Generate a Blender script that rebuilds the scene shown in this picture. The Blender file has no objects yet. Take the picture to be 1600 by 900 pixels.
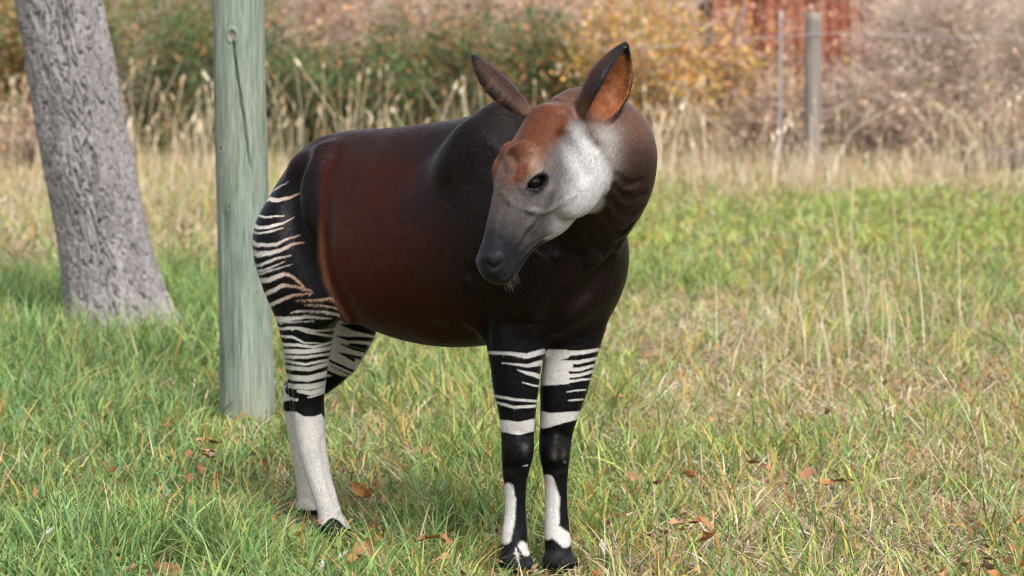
import bpy, bmesh, math
import numpy as np
from mathutils import Vector, Matrix
rng = np.random.default_rng(7)

# ------------------------------------------------------------------ camera
W, H, FPX = 1600.0, 900.0, 4200.0
CAM_Z = 1.8
PITCH = math.atan(405.0 / FPX)
scene = bpy.context.scene
col = scene.collection
cam_d = bpy.data.cameras.new('camera')
cam_d.sensor_width = 36.0
cam_d.lens = FPX / W * 36.0
cam_d.clip_start = 0.1
cam_d.clip_end = 2000.0
cam_d.dof.use_dof = True
cam_d.dof.focus_distance = 8.85
cam_d.dof.aperture_fstop = 3.6
cam = bpy.data.objects.new('camera', cam_d)
cam.location = (0, 0, CAM_Z)
cam.rotation_euler = (math.pi / 2 - PITCH, 0, 0)
col.objects.link(cam)
scene.camera = cam

# ------------------------------------------------------------------ sky and sun (bright overcast)
SUN_EL, SUN_AZ = math.radians(52), math.radians(155)      # azimuth clockwise from +Y
world = bpy.data.worlds.new('World')
scene.world = world
world.use_nodes = True
wn = world.node_tree
for n in list(wn.nodes):
    wn.nodes.remove(n)
sky = wn.nodes.new('ShaderNodeTexSky')
sky.sky_type = 'NISHITA'
sky.sun_disc = False
sky.sun_elevation = SUN_EL
sky.sun_rotation = SUN_AZ
sky.air_density = 1.0
sky.dust_density = 4.0
sky.ozone_density = 1.0
hs = wn.nodes.new('ShaderNodeHueSaturation')
hs.inputs['Saturation'].default_value = 0.35
bg = wn.nodes.new('ShaderNodeBackground')
bg.inputs['Strength'].default_value = 0.15
wo = wn.nodes.new('ShaderNodeOutputWorld')
wn.links.new(sky.outputs[0], hs.inputs['Color'])
wn.links.new(hs.outputs[0], bg.inputs['Color'])
wn.links.new(bg.outputs[0], wo.inputs['Surface'])
sun_d = bpy.data.lights.new('sun', 'SUN')
sun_d.energy = 1.5
sun_d.angle = math.radians(25)
sun_d.color = (1.0, 0.96, 0.9)
sun = bpy.data.objects.new('sun', sun_d)
sdir = Vector((math.sin(SUN_AZ) * math.cos(SUN_EL), math.cos(SUN_AZ) * math.cos(SUN_EL), math.sin(SUN_EL)))
sun.rotation_euler = sdir.to_track_quat('Z', 'Y').to_euler()
sun.location = (0, 0, 12)
col.objects.link(sun)
scene.view_settings.view_transform = 'Standard'
scene.view_settings.look = 'None'
scene.view_settings.gamma = 1.0
scene.view_settings.use_curve_mapping = False
scene.view_settings.exposure = 1.18
scene.render.engine = 'CYCLES'
scene.cycles.use_denoising = True
scene.cycles.max_bounces = 8
scene.cycles.filter_width = 1.1
scene.cycles.transparent_max_bounces = 8

# ------------------------------------------------------------------ helpers
CP, SP = math.cos(PITCH), math.sin(PITCH)
def P(px, py, Y):
    """world point that lies on the sight line of a photo pixel at depth Y"""
    x = (px - W / 2) / FPX
    y = -(py - H / 2) / FPX
    d = np.array([x, CP + y * SP, -SP + y * CP])
    return np.array([0, 0, CAM_Z]) + d * (Y / d[1])
def G(px, py, z=0.0):
    """ground point under a photo pixel"""
    x = (px - W / 2) / FPX
    y = -(py - H / 2) / FPX
    d = np.array([x, CP + y * SP, -SP + y * CP])
    return np.array([0, 0, CAM_Z]) + d * ((z - CAM_Z) / d[2])
def to_px(pts):
    q = np.asarray(pts, dtype=np.float64) - np.array([0, 0, CAM_Z])
    depth = q[:, 1] * CP - q[:, 2] * SP
    up = q[:, 1] * SP + q[:, 2] * CP
    return np.stack([W / 2 + FPX * q[:, 0] / depth, H / 2 - FPX * up / depth], 1)
def unit(v):
    v = np.asarray(v, dtype=np.float64)
    return v / np.linalg.norm(v)
def sstep(a, b, x):
    t = np.clip((x - a) / (b - a), 0, 1)
    return t * t * (3 - 2 * t)
def hash3(ix, iy, iz, seed):
    n = (ix.astype(np.int64) * 374761393 + iy.astype(np.int64) * 668265263 + iz.astype(np.int64) * 2147483647 + seed * 1274126177) & 0xffffffff
    n = ((n ^ (n >> 13)) * 1274126177) & 0xffffffff
    n = n ^ (n >> 16)
    return (n & 0xffffff) / float(0xffffff)
def noise3(p, seed=0):
    """value noise in -1..1"""
    i = np.floor(p).astype(np.int64)
    f = p - i
    f = f * f * (3 - 2 * f)
    r = 0
    for dx in (0, 1):
        wx = f[:, 0] if dx else 1 - f[:, 0]
        for dy in (0, 1):
            wy = f[:, 1] if dy else 1 - f[:, 1]
            for dz in (0, 1):
                wz = f[:, 2] if dz else 1 - f[:, 2]
                r = r + wx * wy * wz * hash3(i[:, 0] + dx, i[:, 1] + dy, i[:, 2] + dz, seed)
    return r * 2 - 1
def fbm(p, octaves=3, seed=0):
    r, a = 0, 1.0
    for o in range(octaves):
        r = r + a * noise3(p * (2.03 ** o) + o * 17.3, seed + o)
        a *= 0.5
    return r
def mesh_np(name, verts, faces=None, tris=None, quads=None, smooth=True):
    me = bpy.data.meshes.new(name)
    verts = np.asarray(verts, dtype=np.float32)
    loops, starts, totals = [], [], []
    off = 0
    for arr, n in ((tris, 3), (quads, 4)):
        if arr is not None and len(arr):
            arr = np.asarray(arr, dtype=np.int32)
            loops.append(arr.ravel())
            starts.append(off + np.arange(len(arr), dtype=np.int32) * n)
            off += len(arr) * n
    loops = np.concatenate(loops)
    starts = np.concatenate(starts)
    me.vertices.add(len(verts))
    me.vertices.foreach_set('co', verts.ravel())
    me.loops.add(len(loops))
    me.loops.foreach_set('vertex_index', loops)
    me.polygons.add(len(starts))
    me.polygons.foreach_set('loop_start', starts)
    me.update(calc_edges=True)
    me.validate()
    if smooth:
        me.polygons.foreach_set('use_smooth', np.ones(len(me.polygons), dtype=bool))
    return me
def add_attr(me, name, data, kind='FLOAT'):
    a = me.attributes.new(name, 'FLOAT_COLOR' if kind == 'COLOR' else kind, 'POINT')
    data = np.asarray(data, dtype=np.float32)
    if kind == 'COLOR':
        if data.shape[1] == 3:
            data = np.concatenate([data, np.ones((len(data), 1), np.float32)], 1)
        a.data.foreach_set('color', data.ravel())
    elif kind == 'FLOAT_VECTOR':
        a.data.foreach_set('vector', data.ravel())
    else:
        a.data.foreach_set('value', data.ravel())
def link(name, me, mat=None, parent=None, **props):
    o = bpy.data.objects.new(name, me)
    col.objects.link(o)
    if mat is not None and me is not None:
        if len(me.materials) == 0:
            me.materials.append(mat)
    if parent is not None:
        o.parent = parent
    for k, v in props.items():
        o[k] = v
    return o
def empty(name, loc=(0, 0, 0), **props):
    o = bpy.data.objects.new(name, None)
    o.location = loc
    o.empty_display_size = 0.1
    col.objects.link(o)
    for k, v in props.items():
        o[k] = v
    return o
class NT:
    """small node-tree builder"""
    def __init__(self, name):
        self.m = bpy.data.materials.new(name)
        self.m.use_nodes = True
        self.t = self.m.node_tree
        for n in list(self.t.nodes):
            self.t.nodes.remove(n)
        self.out = self.t.nodes.new('ShaderNodeOutputMaterial')
    def n(self, kind, **kw):
        nd = self.t.nodes.new('ShaderNode' + kind)
        for k, v in kw.items():
            setattr(nd, k, v)
        return nd
    def l(self, a, b):
        self.t.links.new(a, b)
    def val(self, sock, v):
        if hasattr(v, 'is_linked') or isinstance(v, bpy.types.NodeSocket):
            self.l(v, sock)
        else:
            sock.default_value = v
    def math(self, op, a, b=0.0, c=None, clamp=False):
        nd = self.n('Math', operation=op, use_clamp=clamp)
        self.val(nd.inputs[0], a)
        self.val(nd.inputs[1], b)
        if c is not None:
            self.val(nd.inputs[2], c)
        return nd.outputs[0]
    def mix(self, fac, a, b, blend='MIX'):
        nd = self.n('Mix', data_type='RGBA', blend_type=blend)
        self.val(nd.inputs['Factor'], fac)
        self.val(nd.inputs[6], a if not isinstance(a, tuple) else (*a, 1) if len(a) == 3 else a)
        self.val(nd.inputs[7], b if not isinstance(b, tuple) else (*b, 1) if len(b) == 3 else b)
        return nd.outputs[2]
    def attr(self, name, out='Color'):
        nd = self.n('Attribute', attribute_name=name)
        return nd.outputs[out]
    def noise(self, scale, detail=4, rough=0.55, vec=None, dim='3D'):
        nd = self.n('TexNoise', noise_dimensions=dim)
        nd.inputs['Scale'].default_value = scale
        nd.inputs['Detail'].default_value = detail
        nd.inputs['Roughness'].default_value = rough
        if vec is not None:
            self.l(vec, nd.inputs['Vector'])
        return nd.outputs['Fac']
    def ramp(self, fac, stops):
        nd = self.n('ValToRGB')
        cr = nd.color_ramp
        while len(cr.elements) < len(stops):
            cr.elements.new(0.5)
        for e, (p, c) in zip(cr.elements, stops):
            e.position = p
            e.color = (*c, 1) if len(c) == 3 else c
        self.l(fac, nd.inputs['Fac'])
        return nd.outputs['Color']
    def coords(self, scale=(1, 1, 1), which='Object'):
        tc = self.n('TexCoord')
        mp = self.n('Mapping')
        mp.inputs['Scale'].default_value = scale
        self.l(tc.outputs[which], mp.inputs['Vector'])
        return mp.outputs['Vector']
    def bsdf(self, base, rough=0.6, spec=0.5, bump=None, bump_strength=0.3, bump_dist=0.01, **kw):
        b = self.n('BsdfPrincipled')
        self.val(b.inputs['Base Color'], base if not isinstance(base, tuple) else (*base, 1) if len(base) == 3 else base)
        self.val(b.inputs['Roughness'], rough)
        self.val(b.inputs['Specular IOR Level'], spec)
        for k, v in kw.items():
            self.val(b.inputs[k.replace('_', ' ')], v)
        if bump is not None:
            bp = self.n('Bump')
            bp.inputs['Strength'].default_value = bump_strength
            bp.inputs['Distance'].default_value = bump_dist
            self.l(bump, bp.inputs['Height'])
            self.l(bp.outputs[0], b.inputs['Normal'])
        self.l(b.outputs[0], self.out.inputs['Surface'])
        return b

# ================================================================== ground, bank behind the thicket
def ground_material():
    nt = NT('meadow_soil')
    co = nt.coords()
    a = nt.noise(0.9, 5, 0.6, co)
    b = nt.noise(14, 4, 0.6, co)
    c = nt.ramp(a, [(0.3, (0.075, 0.085, 0.028)), (0.5, (0.12, 0.105, 0.045)), (0.7, (0.17, 0.125, 0.065))])
    d = nt.ramp(b, [(0.35, (0.5, 0.47, 0.42)), (0.65, (1.15, 1.1, 1.0))])
    base = nt.mix(1.0, c, d, 'MULTIPLY')
    nt.bsdf(base, 0.95, 0.1, bump=b, bump_strength=0.8, bump_dist=0.03)
    return nt.m
SOIL = ground_material()
def build_ground():
    xs = np.concatenate([[-400, -120, -50], np.linspace(-22, 22, 89), [50, 120, 400]])
    ys = np.concatenate([[-60, -10], np.linspace(4, 42, 77), [52, 70, 110, 250, 900]])
    X, Y = np.meshgrid(xs, ys, indexing='ij')
    p = np.stack([X.ravel(), Y.ravel(), np.zeros(X.size)], 1)
    near = ((np.abs(p[:, 0]) < 22) & (p[:, 1] > 4) & (p[:, 1] < 42))
    p[:, 2] = np.where(near, np.minimum(0, 0.012 * fbm(p * 1.3, 2, 5) - 0.012), 0)
    nx, ny = len(xs), len(ys)
    i, j = np.meshgrid(np.arange(nx - 1), np.arange(ny - 1), indexing='ij')
    a = (i * ny + j).ravel()
    link('ground', mesh_np('ground', p, quads=np.stack([a, a + ny, a + ny + 1, a + 1], 1)), SOIL, kind='structure')
    # rising wooded bank far behind
    xs = np.linspace(-90, 90, 61)
    ys = np.linspace(50, 130, 25)
    X, Y = np.meshgrid(xs, ys, indexing='ij')
    p = np.stack([X.ravel(), Y.ravel(), np.zeros(X.size)], 1)
    t = np.clip((p[:, 1] - 50) / 45, 0, 1)
    p[:, 2] = -0.3 + 13 * sstep(0, 1, t) + 0.5 * fbm(p * 0.2, 3, 9) * t
    nx, ny = len(xs), len(ys)
    i, j = np.meshgrid(np.arange(nx - 1), np.arange(ny - 1), indexing='ij')
    a = (i * ny + j).ravel()
    nt = NT('bank_litter')
    co = nt.coords()
    n1 = nt.noise(0.5, 6, 0.65, co)
    n2 = nt.noise(5, 5, 0.7, co)
    base = nt.mix(n2, nt.ramp(n1, [(0.35, (0.17, 0.125, 0.09)), (0.55, (0.26, 0.19, 0.14)), (0.7, (0.19, 0.18, 0.08))]), (0.30, 0.22, 0.17))
    nt.bsdf(base, 0.95, 0.1, bump=n2, bump_strength=1.0, bump_dist=0.3)
    link('hill', mesh_np('hill', p, quads=np.stack([a, a + ny, a + ny + 1, a + 1], 1)), nt.m, kind='structure')
build_ground()

# ------------------------------------------------------------------ vegetation builders
def leaf_material(name, trans=0.3, rough=0.55, spec=0.25):
    nt = NT(name)
    c = nt.attr('tint')
    nz = nt.noise(60, 3, 0.6, nt.coords())
    v = nt.math('MULTIPLY_ADD', nz, 0.5, 0.75)
    vv = nt.n('CombineColor')
    for i in range(3):
        nt.l(v, vv.inputs[i])
    c = nt.mix(1.0, c, vv.outputs[0], 'MULTIPLY')
    b = nt.bsdf(c, rough, spec)
    if trans > 0:
        tr = nt.n('BsdfTranslucent')
        nt.l(c, tr.inputs['Color'])
        mx = nt.n('MixShader')
        mx.inputs[0].default_value = trans
        nt.l(b.outputs[0], mx.inputs[1])
        nt.l(tr.outputs[0], mx.inputs[2])
        nt.l(mx.outputs[0], nt.out.inputs['Surface'])
    return nt.m
M_GRASS = leaf_material('grass_blade', 0.32, 0.5, 0.3)
M_LEAF = leaf_material('shrub_leaf', 0.3, 0.6, 0.2)
M_TWIG = leaf_material('twig_bark', 0.0, 0.85, 0.15)

def blades(root, length, phi, a0, a1, width, tint, tip, nseg=4, rg=None):
    """arching tapering grass blades: the stem angle swings from a0 to a1 (radians off vertical)"""
    n = len(root)
    rg = rg or rng
    tw = phi + math.pi / 2 + rg.normal(0, 0.5, n)
    side = np.stack([np.cos(tw), np.sin(tw), rg.normal(0, 0.2, n)], 1)
    curl = rg.normal(0, 0.5, n)
    pw = rg.uniform(0.8, 1.8, n)
    V = np.zeros((n, 2 * nseg + 1, 3))
    Cc = np.zeros((n, 2 * nseg + 1, 3))
    c = root.copy()
    for i in range(nseg + 1):
        ti = i / nseg
        if i:
            tm = (i - 0.5) / nseg
            ang = a0 + (a1 - a0) * tm ** pw
            ph = phi + curl * tm
            st = length / nseg
            c = c + np.stack([np.cos(ph) * np.sin(ang) * st, np.sin(ph) * np.sin(ang) * st, np.cos(ang) * st], 1)
            c[:, 2] = np.maximum(c[:, 2], 0.004)
        w = width * (0.7 + 0.6 * ti if ti <= 0.5 else 2.0 * (1 - ti)) * 0.5
        cc = tint * (1 - ti ** 1.5) + tip * ti ** 1.5
        if i < nseg:
            V[:, 2 * i] = c - side * w[:, None]
            V[:, 2 * i + 1] = c + side * w[:, None]
            Cc[:, 2 * i] = Cc[:, 2 * i + 1] = cc
        else:
            V[:, 2 * nseg] = c
            Cc[:, 2 * nseg] = cc
    base = (np.arange(n) * (2 * nseg + 1))[:, None]
    T = []
    for i in range(nseg - 1):
        T += [[2 * i, 2 * i + 1, 2 * i + 3], [2 * i, 2 * i + 3, 2 * i + 2]]
    T.append([2 * nseg - 2, 2 * nseg - 1, 2 * nseg])
    T = (base[:, None, :] + np.array(T)[None]).reshape(-1, 3)
    return V.reshape(-1, 3), Cc.reshape(-1, 3), T
def merge(parts):
    V, C, T, off = [], [], [], 0
    for v, c, t in parts:
        V.append(v); C.append(c); T.append(t + off); off += len(v)
    return np.concatenate(V), np.concatenate(C), np.concatenate(T)
def tinted(name, parts, mat, parent=None, smooth=False, **props):
    V, C, T = merge(parts)
    me = mesh_np(name, V, tris=T, smooth=smooth)
    add_attr(me, 'tint', C, 'COLOR')
    return link(name, me, mat, parent, **props)
def prisms(p0, p1, r0, r1, tint, sides=3):
    """tapering twigs, one prism for each pair of points"""
    n = len(p0)
    d = p1 - p0
    d = d / (np.linalg.norm(d, axis=1)[:, None] + 1e-9)
    ref = np.where(np.abs(d[:, 2:3]) > 0.8, np.array([[1.0, 0, 0]]), np.array([[0, 0, 1.0]]))
    a = np.cross(d, ref)
    a /= np.linalg.norm(a, axis=1)[:, None] + 1e-9
    b = np.cross(d, a)
    V = np.zeros((n, 2 * sides, 3))
    for k in range(sides):
        an = 2 * math.pi * k / sides
        o = a * math.cos(an) + b * math.sin(an)
        V[:, k] = p0 + o * np.reshape(r0, (-1, 1))
        V[:, sides + k] = p1 + o * np.reshape(r1, (-1, 1))
    base = (np.arange(n) * 2 * sides)[:, None]
    T = []
    for k in range(sides):
        k2 = (k + 1) % sides
        T += [[k, k2, sides + k2], [k, sides + k2, sides + k]]
    T = (base[:, None, :] + np.array(T)[None]).reshape(-1, 3)
    C = np.repeat(np.broadcast_to(tint, (n, 3)), 2 * sides, 0)
    return V.reshape(-1, 3), C, T
def leaves(p, size, tint, rg, aspect=0.55, down=0.3, fold=0.25):
    """small folded leaves: two triangles on each side of a midrib"""
    n = len(p)
    d = rg.normal(0, 1, (n, 3))
    d[:, 2] -= down
    d /= np.linalg.norm(d, axis=1)[:, None]
    w = np.cross(d, rg.normal(0, 1, (n, 3)))
    w /= np.linalg.norm(w, axis=1)[:, None] + 1e-9
    nn = np.cross(d, w)
    s = np.reshape(size, (-1, 1)) * np.ones((n, 1))
    V = np.stack([p, p + d * s * 0.5 + w * s * aspect * 0.5 + nn * s * fold * aspect, p + d * s, p + d * s * 0.5 - w * s * aspect * 0.5 + nn * s * fold * aspect], 1)
    base = (np.arange(n) * 4)[:, None]
    T = (base[:, None, :] + np.array([[0, 1, 2], [0, 2, 3]])[None]).reshape(-1, 3)
    return V.reshape(-1, 3), np.repeat(tint, 4, 0), T

# ================================================================== leaning tree and round pole
def voro_ridge(p, seed):
    """F2-F1 of a jittered 2-D cell pattern"""
    i = np.floor(p).astype(np.int64)
    f1 = np.full(len(p), 9.0)
    f2 = np.full(len(p), 9.0)
    for dx in (-1, 0, 1):
        for dy in (-1, 0, 1):
            c = i + np.array([dx, dy])
            z = np.zeros(len(p), np.int64)
            q = c + 0.1 + 0.8 * np.stack([hash3(c[:, 0], c[:, 1], z, seed), hash3(c[:, 0], c[:, 1], z + 1, seed)], 1)
            d = np.linalg.norm(p - q, axis=1)
            f2 = np.where(d < f1, f1, np.minimum(f2, d))
            f1 = np.minimum(f1, d)
    return f2 - f1
def grid_quads(nr, ns):
    """rings x segments, closed round"""
    i, j = np.meshgrid(np.arange(nr - 1), np.arange(ns), indexing='ij')
    a = (i * ns + j).ravel()
    b = (i * ns + (j + 1) % ns).ravel()
    return np.stack([a, b, b + ns, a + ns], 1)
def bark_material():
    nt = NT('grey_bark')
    co = nt.coords((1, 1, 0.35))
    a = nt.noise(9, 6, 0.65, co)
    b = nt.noise(55, 5, 0.7, co)
    c = nt.ramp(a, [(0.3, (0.15, 0.142, 0.144)), (0.5, (0.215, 0.206, 0.208)), (0.72, (0.295, 0.283, 0.281))])
    c = nt.mix(1.0, c, nt.ramp(b, [(0.3, (0.62, 0.6, 0.6)), (0.7, (1.2, 1.18, 1.15))]), 'MULTIPLY')
    nt.bsdf(c, 0.95, 0.1, bump=b, bump_strength=0.9, bump_dist=0.008)
    return nt.m
def build_tree():
    Y = 16.0
    bl, br = P(108, 500, Y), P(262, 500, Y)
    tl, tr = P(22, 0, Y), P(160, 0, Y)
    base = (bl + br) / 2
    top = (tl + tr) / 2
    axis = (top - base) / (top[2] - base[2])
    r0, r1 = (br[0] - bl[0]) / 2 * 0.97, (tr[0] - tl[0]) / 2 * 0.97
    base = base - axis * base[2]
    root = empty('leaning_tree', (base[0], base[1], 0), label='thick grey furrowed tree trunk leaning over the grass beside the green pole', category='tree')
    ztop = 4.4
    zs = np.concatenate([np.linspace(-0.05, 2.25, 340), np.linspace(2.26, ztop, 60)])
    ns = 270
    th = np.concatenate([np.linspace(-math.pi - 0.15, 0.15, 210, endpoint=False), np.linspace(0.15, math.pi - 0.15, 60, endpoint=False)])
    Z, T = np.meshgrid(zs, th, indexing='ij')
    z, t = Z.ravel(), T.ravel()
    rr = r0 + (r1 - r0) * np.clip(z / top[2], 0, 1) - 0.03 * np.clip((z - 2.2) / 2.2, 0, 1)
    rr = rr + 0.10 * np.exp(-np.maximum(z, 0) / 0.16) * (1 + 0.5 * np.sin(3 * t + 1))
    cs = np.stack([np.cos(t), np.sin(t), z], 1)
    # lumps, then interlaced furrows
    rr = rr + 0.014 * fbm(cs * np.array([2.2, 2.2, 1.8]), 3, 3)
    arc = cs * np.array([1, 1, 0.42])
    wx = 0.42 * fbm(arc * 7, 3, 13)
    wz = 0.5 * fbm(arc * 6 + 5, 2, 23)
    q = np.stack([t / (2 * math.pi) * 38 + wx * 3.0, z * 4.2 + wz * 2.0], 1)
    qm = q.copy()
    qm[:, 0] = np.mod(q[:, 0], 38)
    f = voro_ridge(qm, 4)
    fur = sstep(0.20, 0.03, f)
    q2 = np.stack([t / (2 * math.pi) * 92 + wx * 5, z * 20 + wz * 5], 1)
    q2[:, 0] = np.mod(q2[:, 0], 92)
    fur2 = sstep(0.30, 0.02, voro_ridge(q2, 9))
    fade = sstep(-0.1, 0.25, fbm(arc * 3.2, 2, 44) + 0.25)
    rr = rr - 0.029 * fur * (0.40 + 0.60 * fade) - 0.007 * fur2 + 0.004 * fbm(cs * np.array([30, 30, 12]), 2, 51)
    c = np.stack([axis[0] * z, axis[1] * z, z], 1)
    v = c + np.stack([np.cos(t) * rr, np.sin(t) * rr, np.zeros(len(t))], 1)
    link('trunk', mesh_np('trunk', v, quads=grid_quads(len(zs), ns)), bark_material(), root)
    # limbs and crown above the picture
    rg = np.random.default_rng(21)
    tipc = np.array([axis[0] * ztop, axis[1] * ztop, ztop])
    ends = []
    for k in range(6):
        an = k * 1.05 + 0.4
        d = unit([math.cos(an) * 0.75 - 0.25, math.sin(an) * 0.75, 1.0])
        L = rg.uniform(2.2, 3.4)
        pts = [tipc - np.array([axis[0], 0, 1]) * (0.25 + 0.1 * (k % 3)) + d * L * s + np.array([0, 0, 0.35]) * s * s + rg.normal(0, 0.07, 3) * (s > 0) for s in np.linspace(0, 1, 6)]
        rad = np.linspace(0.14, 0.035, 6)
        p0, p1 = np.array(pts[:-1]), np.array(pts[1:])
        V, C, Tt = prisms(p0, p1, rad[:-1], rad[1:], np.array([0.22, 0.2, 0.19]), 8)
        limb = tinted('limb', [(V, C, Tt)], M_TWIG, root, smooth=True)
        ends += [pts[i] + rg.normal(0, 0.35, 3) for i in (2, 3, 4, 5) for _ in range(4)]
    ends = np.array(ends)
    src = ends[rg.integers(0, len(ends), 3600)] + rg.normal(0, 0.33, (3600, 3))
    cols = np.array([(0.30, 0.20, 0.05), (0.22, 0.13, 0.05), (0.12, 0.15, 0.04), (0.34, 0.16, 0.05)])[rg.integers(0, 4, 3600)] * rg.uniform(0.7, 1.2, (3600, 1))
    tinted('crown', [leaves(src, rg.uniform(0.06, 0.11, 3600), cols, rg)], M_LEAF, root, kind='stuff')
    return base
TREE_BASE = build_tree()

def build_pole():
    Y = 12.35
    bl, br = P(345, 632, Y), P(429, 632, Y)
    tl, tr = P(332, 0, Y), P(411, 0, Y)
    base, top = (bl + br) / 2, (tl + tr) / 2
    axis = (top - base) / (top[2] - base[2])
    r0, r1 = (br[0] - bl[0]) / 2, (tr[0] - tl[0]) / 2
    zb, zt = base[2], top[2]
    base = base - axis * base[2]
    root = empty('round_pole', (base[0], base[1], 0), label='round greenish treated timber pole with a knot and a long crack', category='pole')
    ztop = 3.6
    zs = np.concatenate([np.linspace(-0.05, 2.1, 330), np.linspace(2.12, ztop, 40)])
    ns = 190
    th = np.linspace(0, 2 * math.pi, ns, endpoint=False)
    Z, T = np.meshgrid(zs, th, indexing='ij')
    z, t = Z.ravel(), T.ravel()
    rr = r0 + (r1 - r0) * (z - zb) / (zt - zb)
    cs = np.stack([np.cos(t), np.sin(t), z], 1)
    rr = rr + 0.004 * fbm(cs * np.array([2, 2, 1.5]), 2, 3) + 0.0016 * fbm(cs * np.array([14, 14, 1.6]), 3, 8)
    def tz(px, py):
        p = P(px, py, Y)
        zz = p[2]
        cx = base[0] + axis[0] * zz
        rad = r0 + (r1 - r0) * (zz - zb) / (zt - zb)
        s = np.clip((p[0] - cx) / rad, -0.98, 0.98)
        return -math.acos(s), zz        # front half: angles -pi..0
    knot = np.zeros(len(z))
    def knot_at(px, py, size, amp, hole=0.4):
        a, zz = tz(px, py)
        da = (np.mod(t - a + math.pi, 2 * math.pi) - math.pi) * r0
        d = np.sqrt((da / size) ** 2 + ((z - zz) / (size * 1.25)) ** 2)
        bump = np.exp(-d ** 2 * 0.7) * amp - np.exp(-(d / hole) ** 4) * amp * 1.6 - 0.4 * amp * np.exp(-((d - 0.9) / 0.16) ** 2)
        knot[:] = np.maximum(knot, np.exp(-(d / 0.55) ** 4))
        return bump
    rr = rr + knot_at(367, 55, 0.042, 0.008) + knot_at(349, 232, 0.022, 0.007) + knot_at(362, 322, 0.018, 0.006) + knot_at(352, 545, 0.022, 0.005) + knot_at(405, 455, 0.016, 0.004)
    # drying cracks
    crack = np.zeros(len(z))
    def crack_at(pts, wid, depth):
        qs = np.array([tz(*p) for p in pts])
        o = np.argsort(qs[:, 1])
        a = np.interp(z, qs[o, 1], qs[o, 0])
        on = sstep(qs[:, 1].min() - 0.02, qs[:, 1].min() + 0.25, z) * sstep(qs[:, 1].max() + 0.012, qs[:, 1].max() - 0.01, z)
        wob = 0.003 * noise3(np.stack([z * 22, z * 0, z * 0], 1), 5)
        da = (np.mod(t - a + math.pi, 2 * math.pi) - math.pi) * r0 + wob
        g = np.exp(-(da / (wid * (0.4 + 0.6 * on))) ** 2) * on
        crack[:] = np.maximum(crack, g)
        return -depth * g
    rr = rr + crack_at([(368, 64), (372, 100), (378, 140), (384, 180), (390, 225), (396, 270), (402, 310)], 0.0055, 0.028)
    rr = rr + crack_at([(385, 360), (388, 400), (391, 450), (393, 500)], 0.004, 0.007) + crack_at([(352, 330), (354, 380), (358, 430)], 0.004, 0.006) + crack_at([(376, 500), (378, 540), (382, 600)], 0.004, 0.006)
    c = np.stack([axis[0] * z, axis[1] * z, z], 1)
    v = c + np.stack([np.cos(t) * rr, np.sin(t) * rr, np.zeros(len(t))], 1)
    nq = grid_quads(len(zs), ns)
    topi = (len(zs) - 1) * ns + np.arange(ns)
    v = np.concatenate([v, [c[-1] + np.array([0, 0, 0.01])]])
    tri = np.stack([topi, np.roll(topi, -1), np.full(ns, len(v) - 1)], 1)
    me = mesh_np('shaft', v, tris=tri, quads=nq)
    add_attr(me, 'knot', np.concatenate([knot, [0]]))
    nt = NT('green_treated_wood')
    co = nt.coords((1, 1, 0.07))
    a = nt.noise(26, 5, 0.6, co)
    b = nt.noise(110, 4, 0.65, co)
    big = nt.noise(3.2, 3, 0.5, nt.coords((1, 1, 0.5)))
    col_ = nt.ramp(a, [(0.28, (0.082, 0.108, 0.088)), (0.48, (0.15, 0.186, 0.154)), (0.68, (0.215, 0.252, 0.215))])
    col_ = nt.mix(nt.math('MULTIPLY_ADD', big, 1.6, -0.62, clamp=True), col_, (0.225, 0.225, 0.16))
    col_ = nt.mix(1.0, col_, nt.ramp(b, [(0.3, (0.58, 0.6, 0.58)), (0.65, (1.15, 1.15, 1.15))]), 'MULTIPLY')
    col_ = nt.mix(nt.math('MULTIPLY', nt.attr('knot', 'Fac'), 0.8), col_, (0.14, 0.125, 0.085))
    nt.bsdf(col_, 0.8, 0.2, bump=b, bump_strength=0.5, bump_dist=0.004)
    link('shaft', me, nt.m, root)
    return base
POLE_BASE = build_pole()

# ================================================================== thicket, fence, shed
def lerp_cols(rg, n, cols, wts, var=0.2):
    cols = np.asarray(cols)
    k = rg.choice(len(cols), n, p=np.asarray(wts) / np.sum(wts))
    return cols[k] * rg.uniform(1 - var, 1 + var, (n, 1))
GREEN = [(0.045, 0.085, 0.030), (0.085, 0.145, 0.048), (0.15, 0.20, 0.075), (0.44, 0.21, 0.08)]
BROWN = [(0.46, 0.33, 0.245), (0.52, 0.355, 0.255), (0.36, 0.265, 0.20), (0.52, 0.27, 0.13)]
GOLD = [(0.54, 0.34, 0.08), (0.48, 0.27, 0.075), (0.32, 0.29, 0.065), (0.50, 0.21, 0.08)]
OLIVE = [(0.24, 0.22, 0.08), (0.36, 0.24, 0.10), (0.14, 0.17, 0.05), (0.44, 0.23, 0.09)]
GREY = [(0.48, 0.375, 0.30), (0.42, 0.32, 0.255), (0.52, 0.33, 0.20), (0.50, 0.45, 0.10)]
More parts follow.
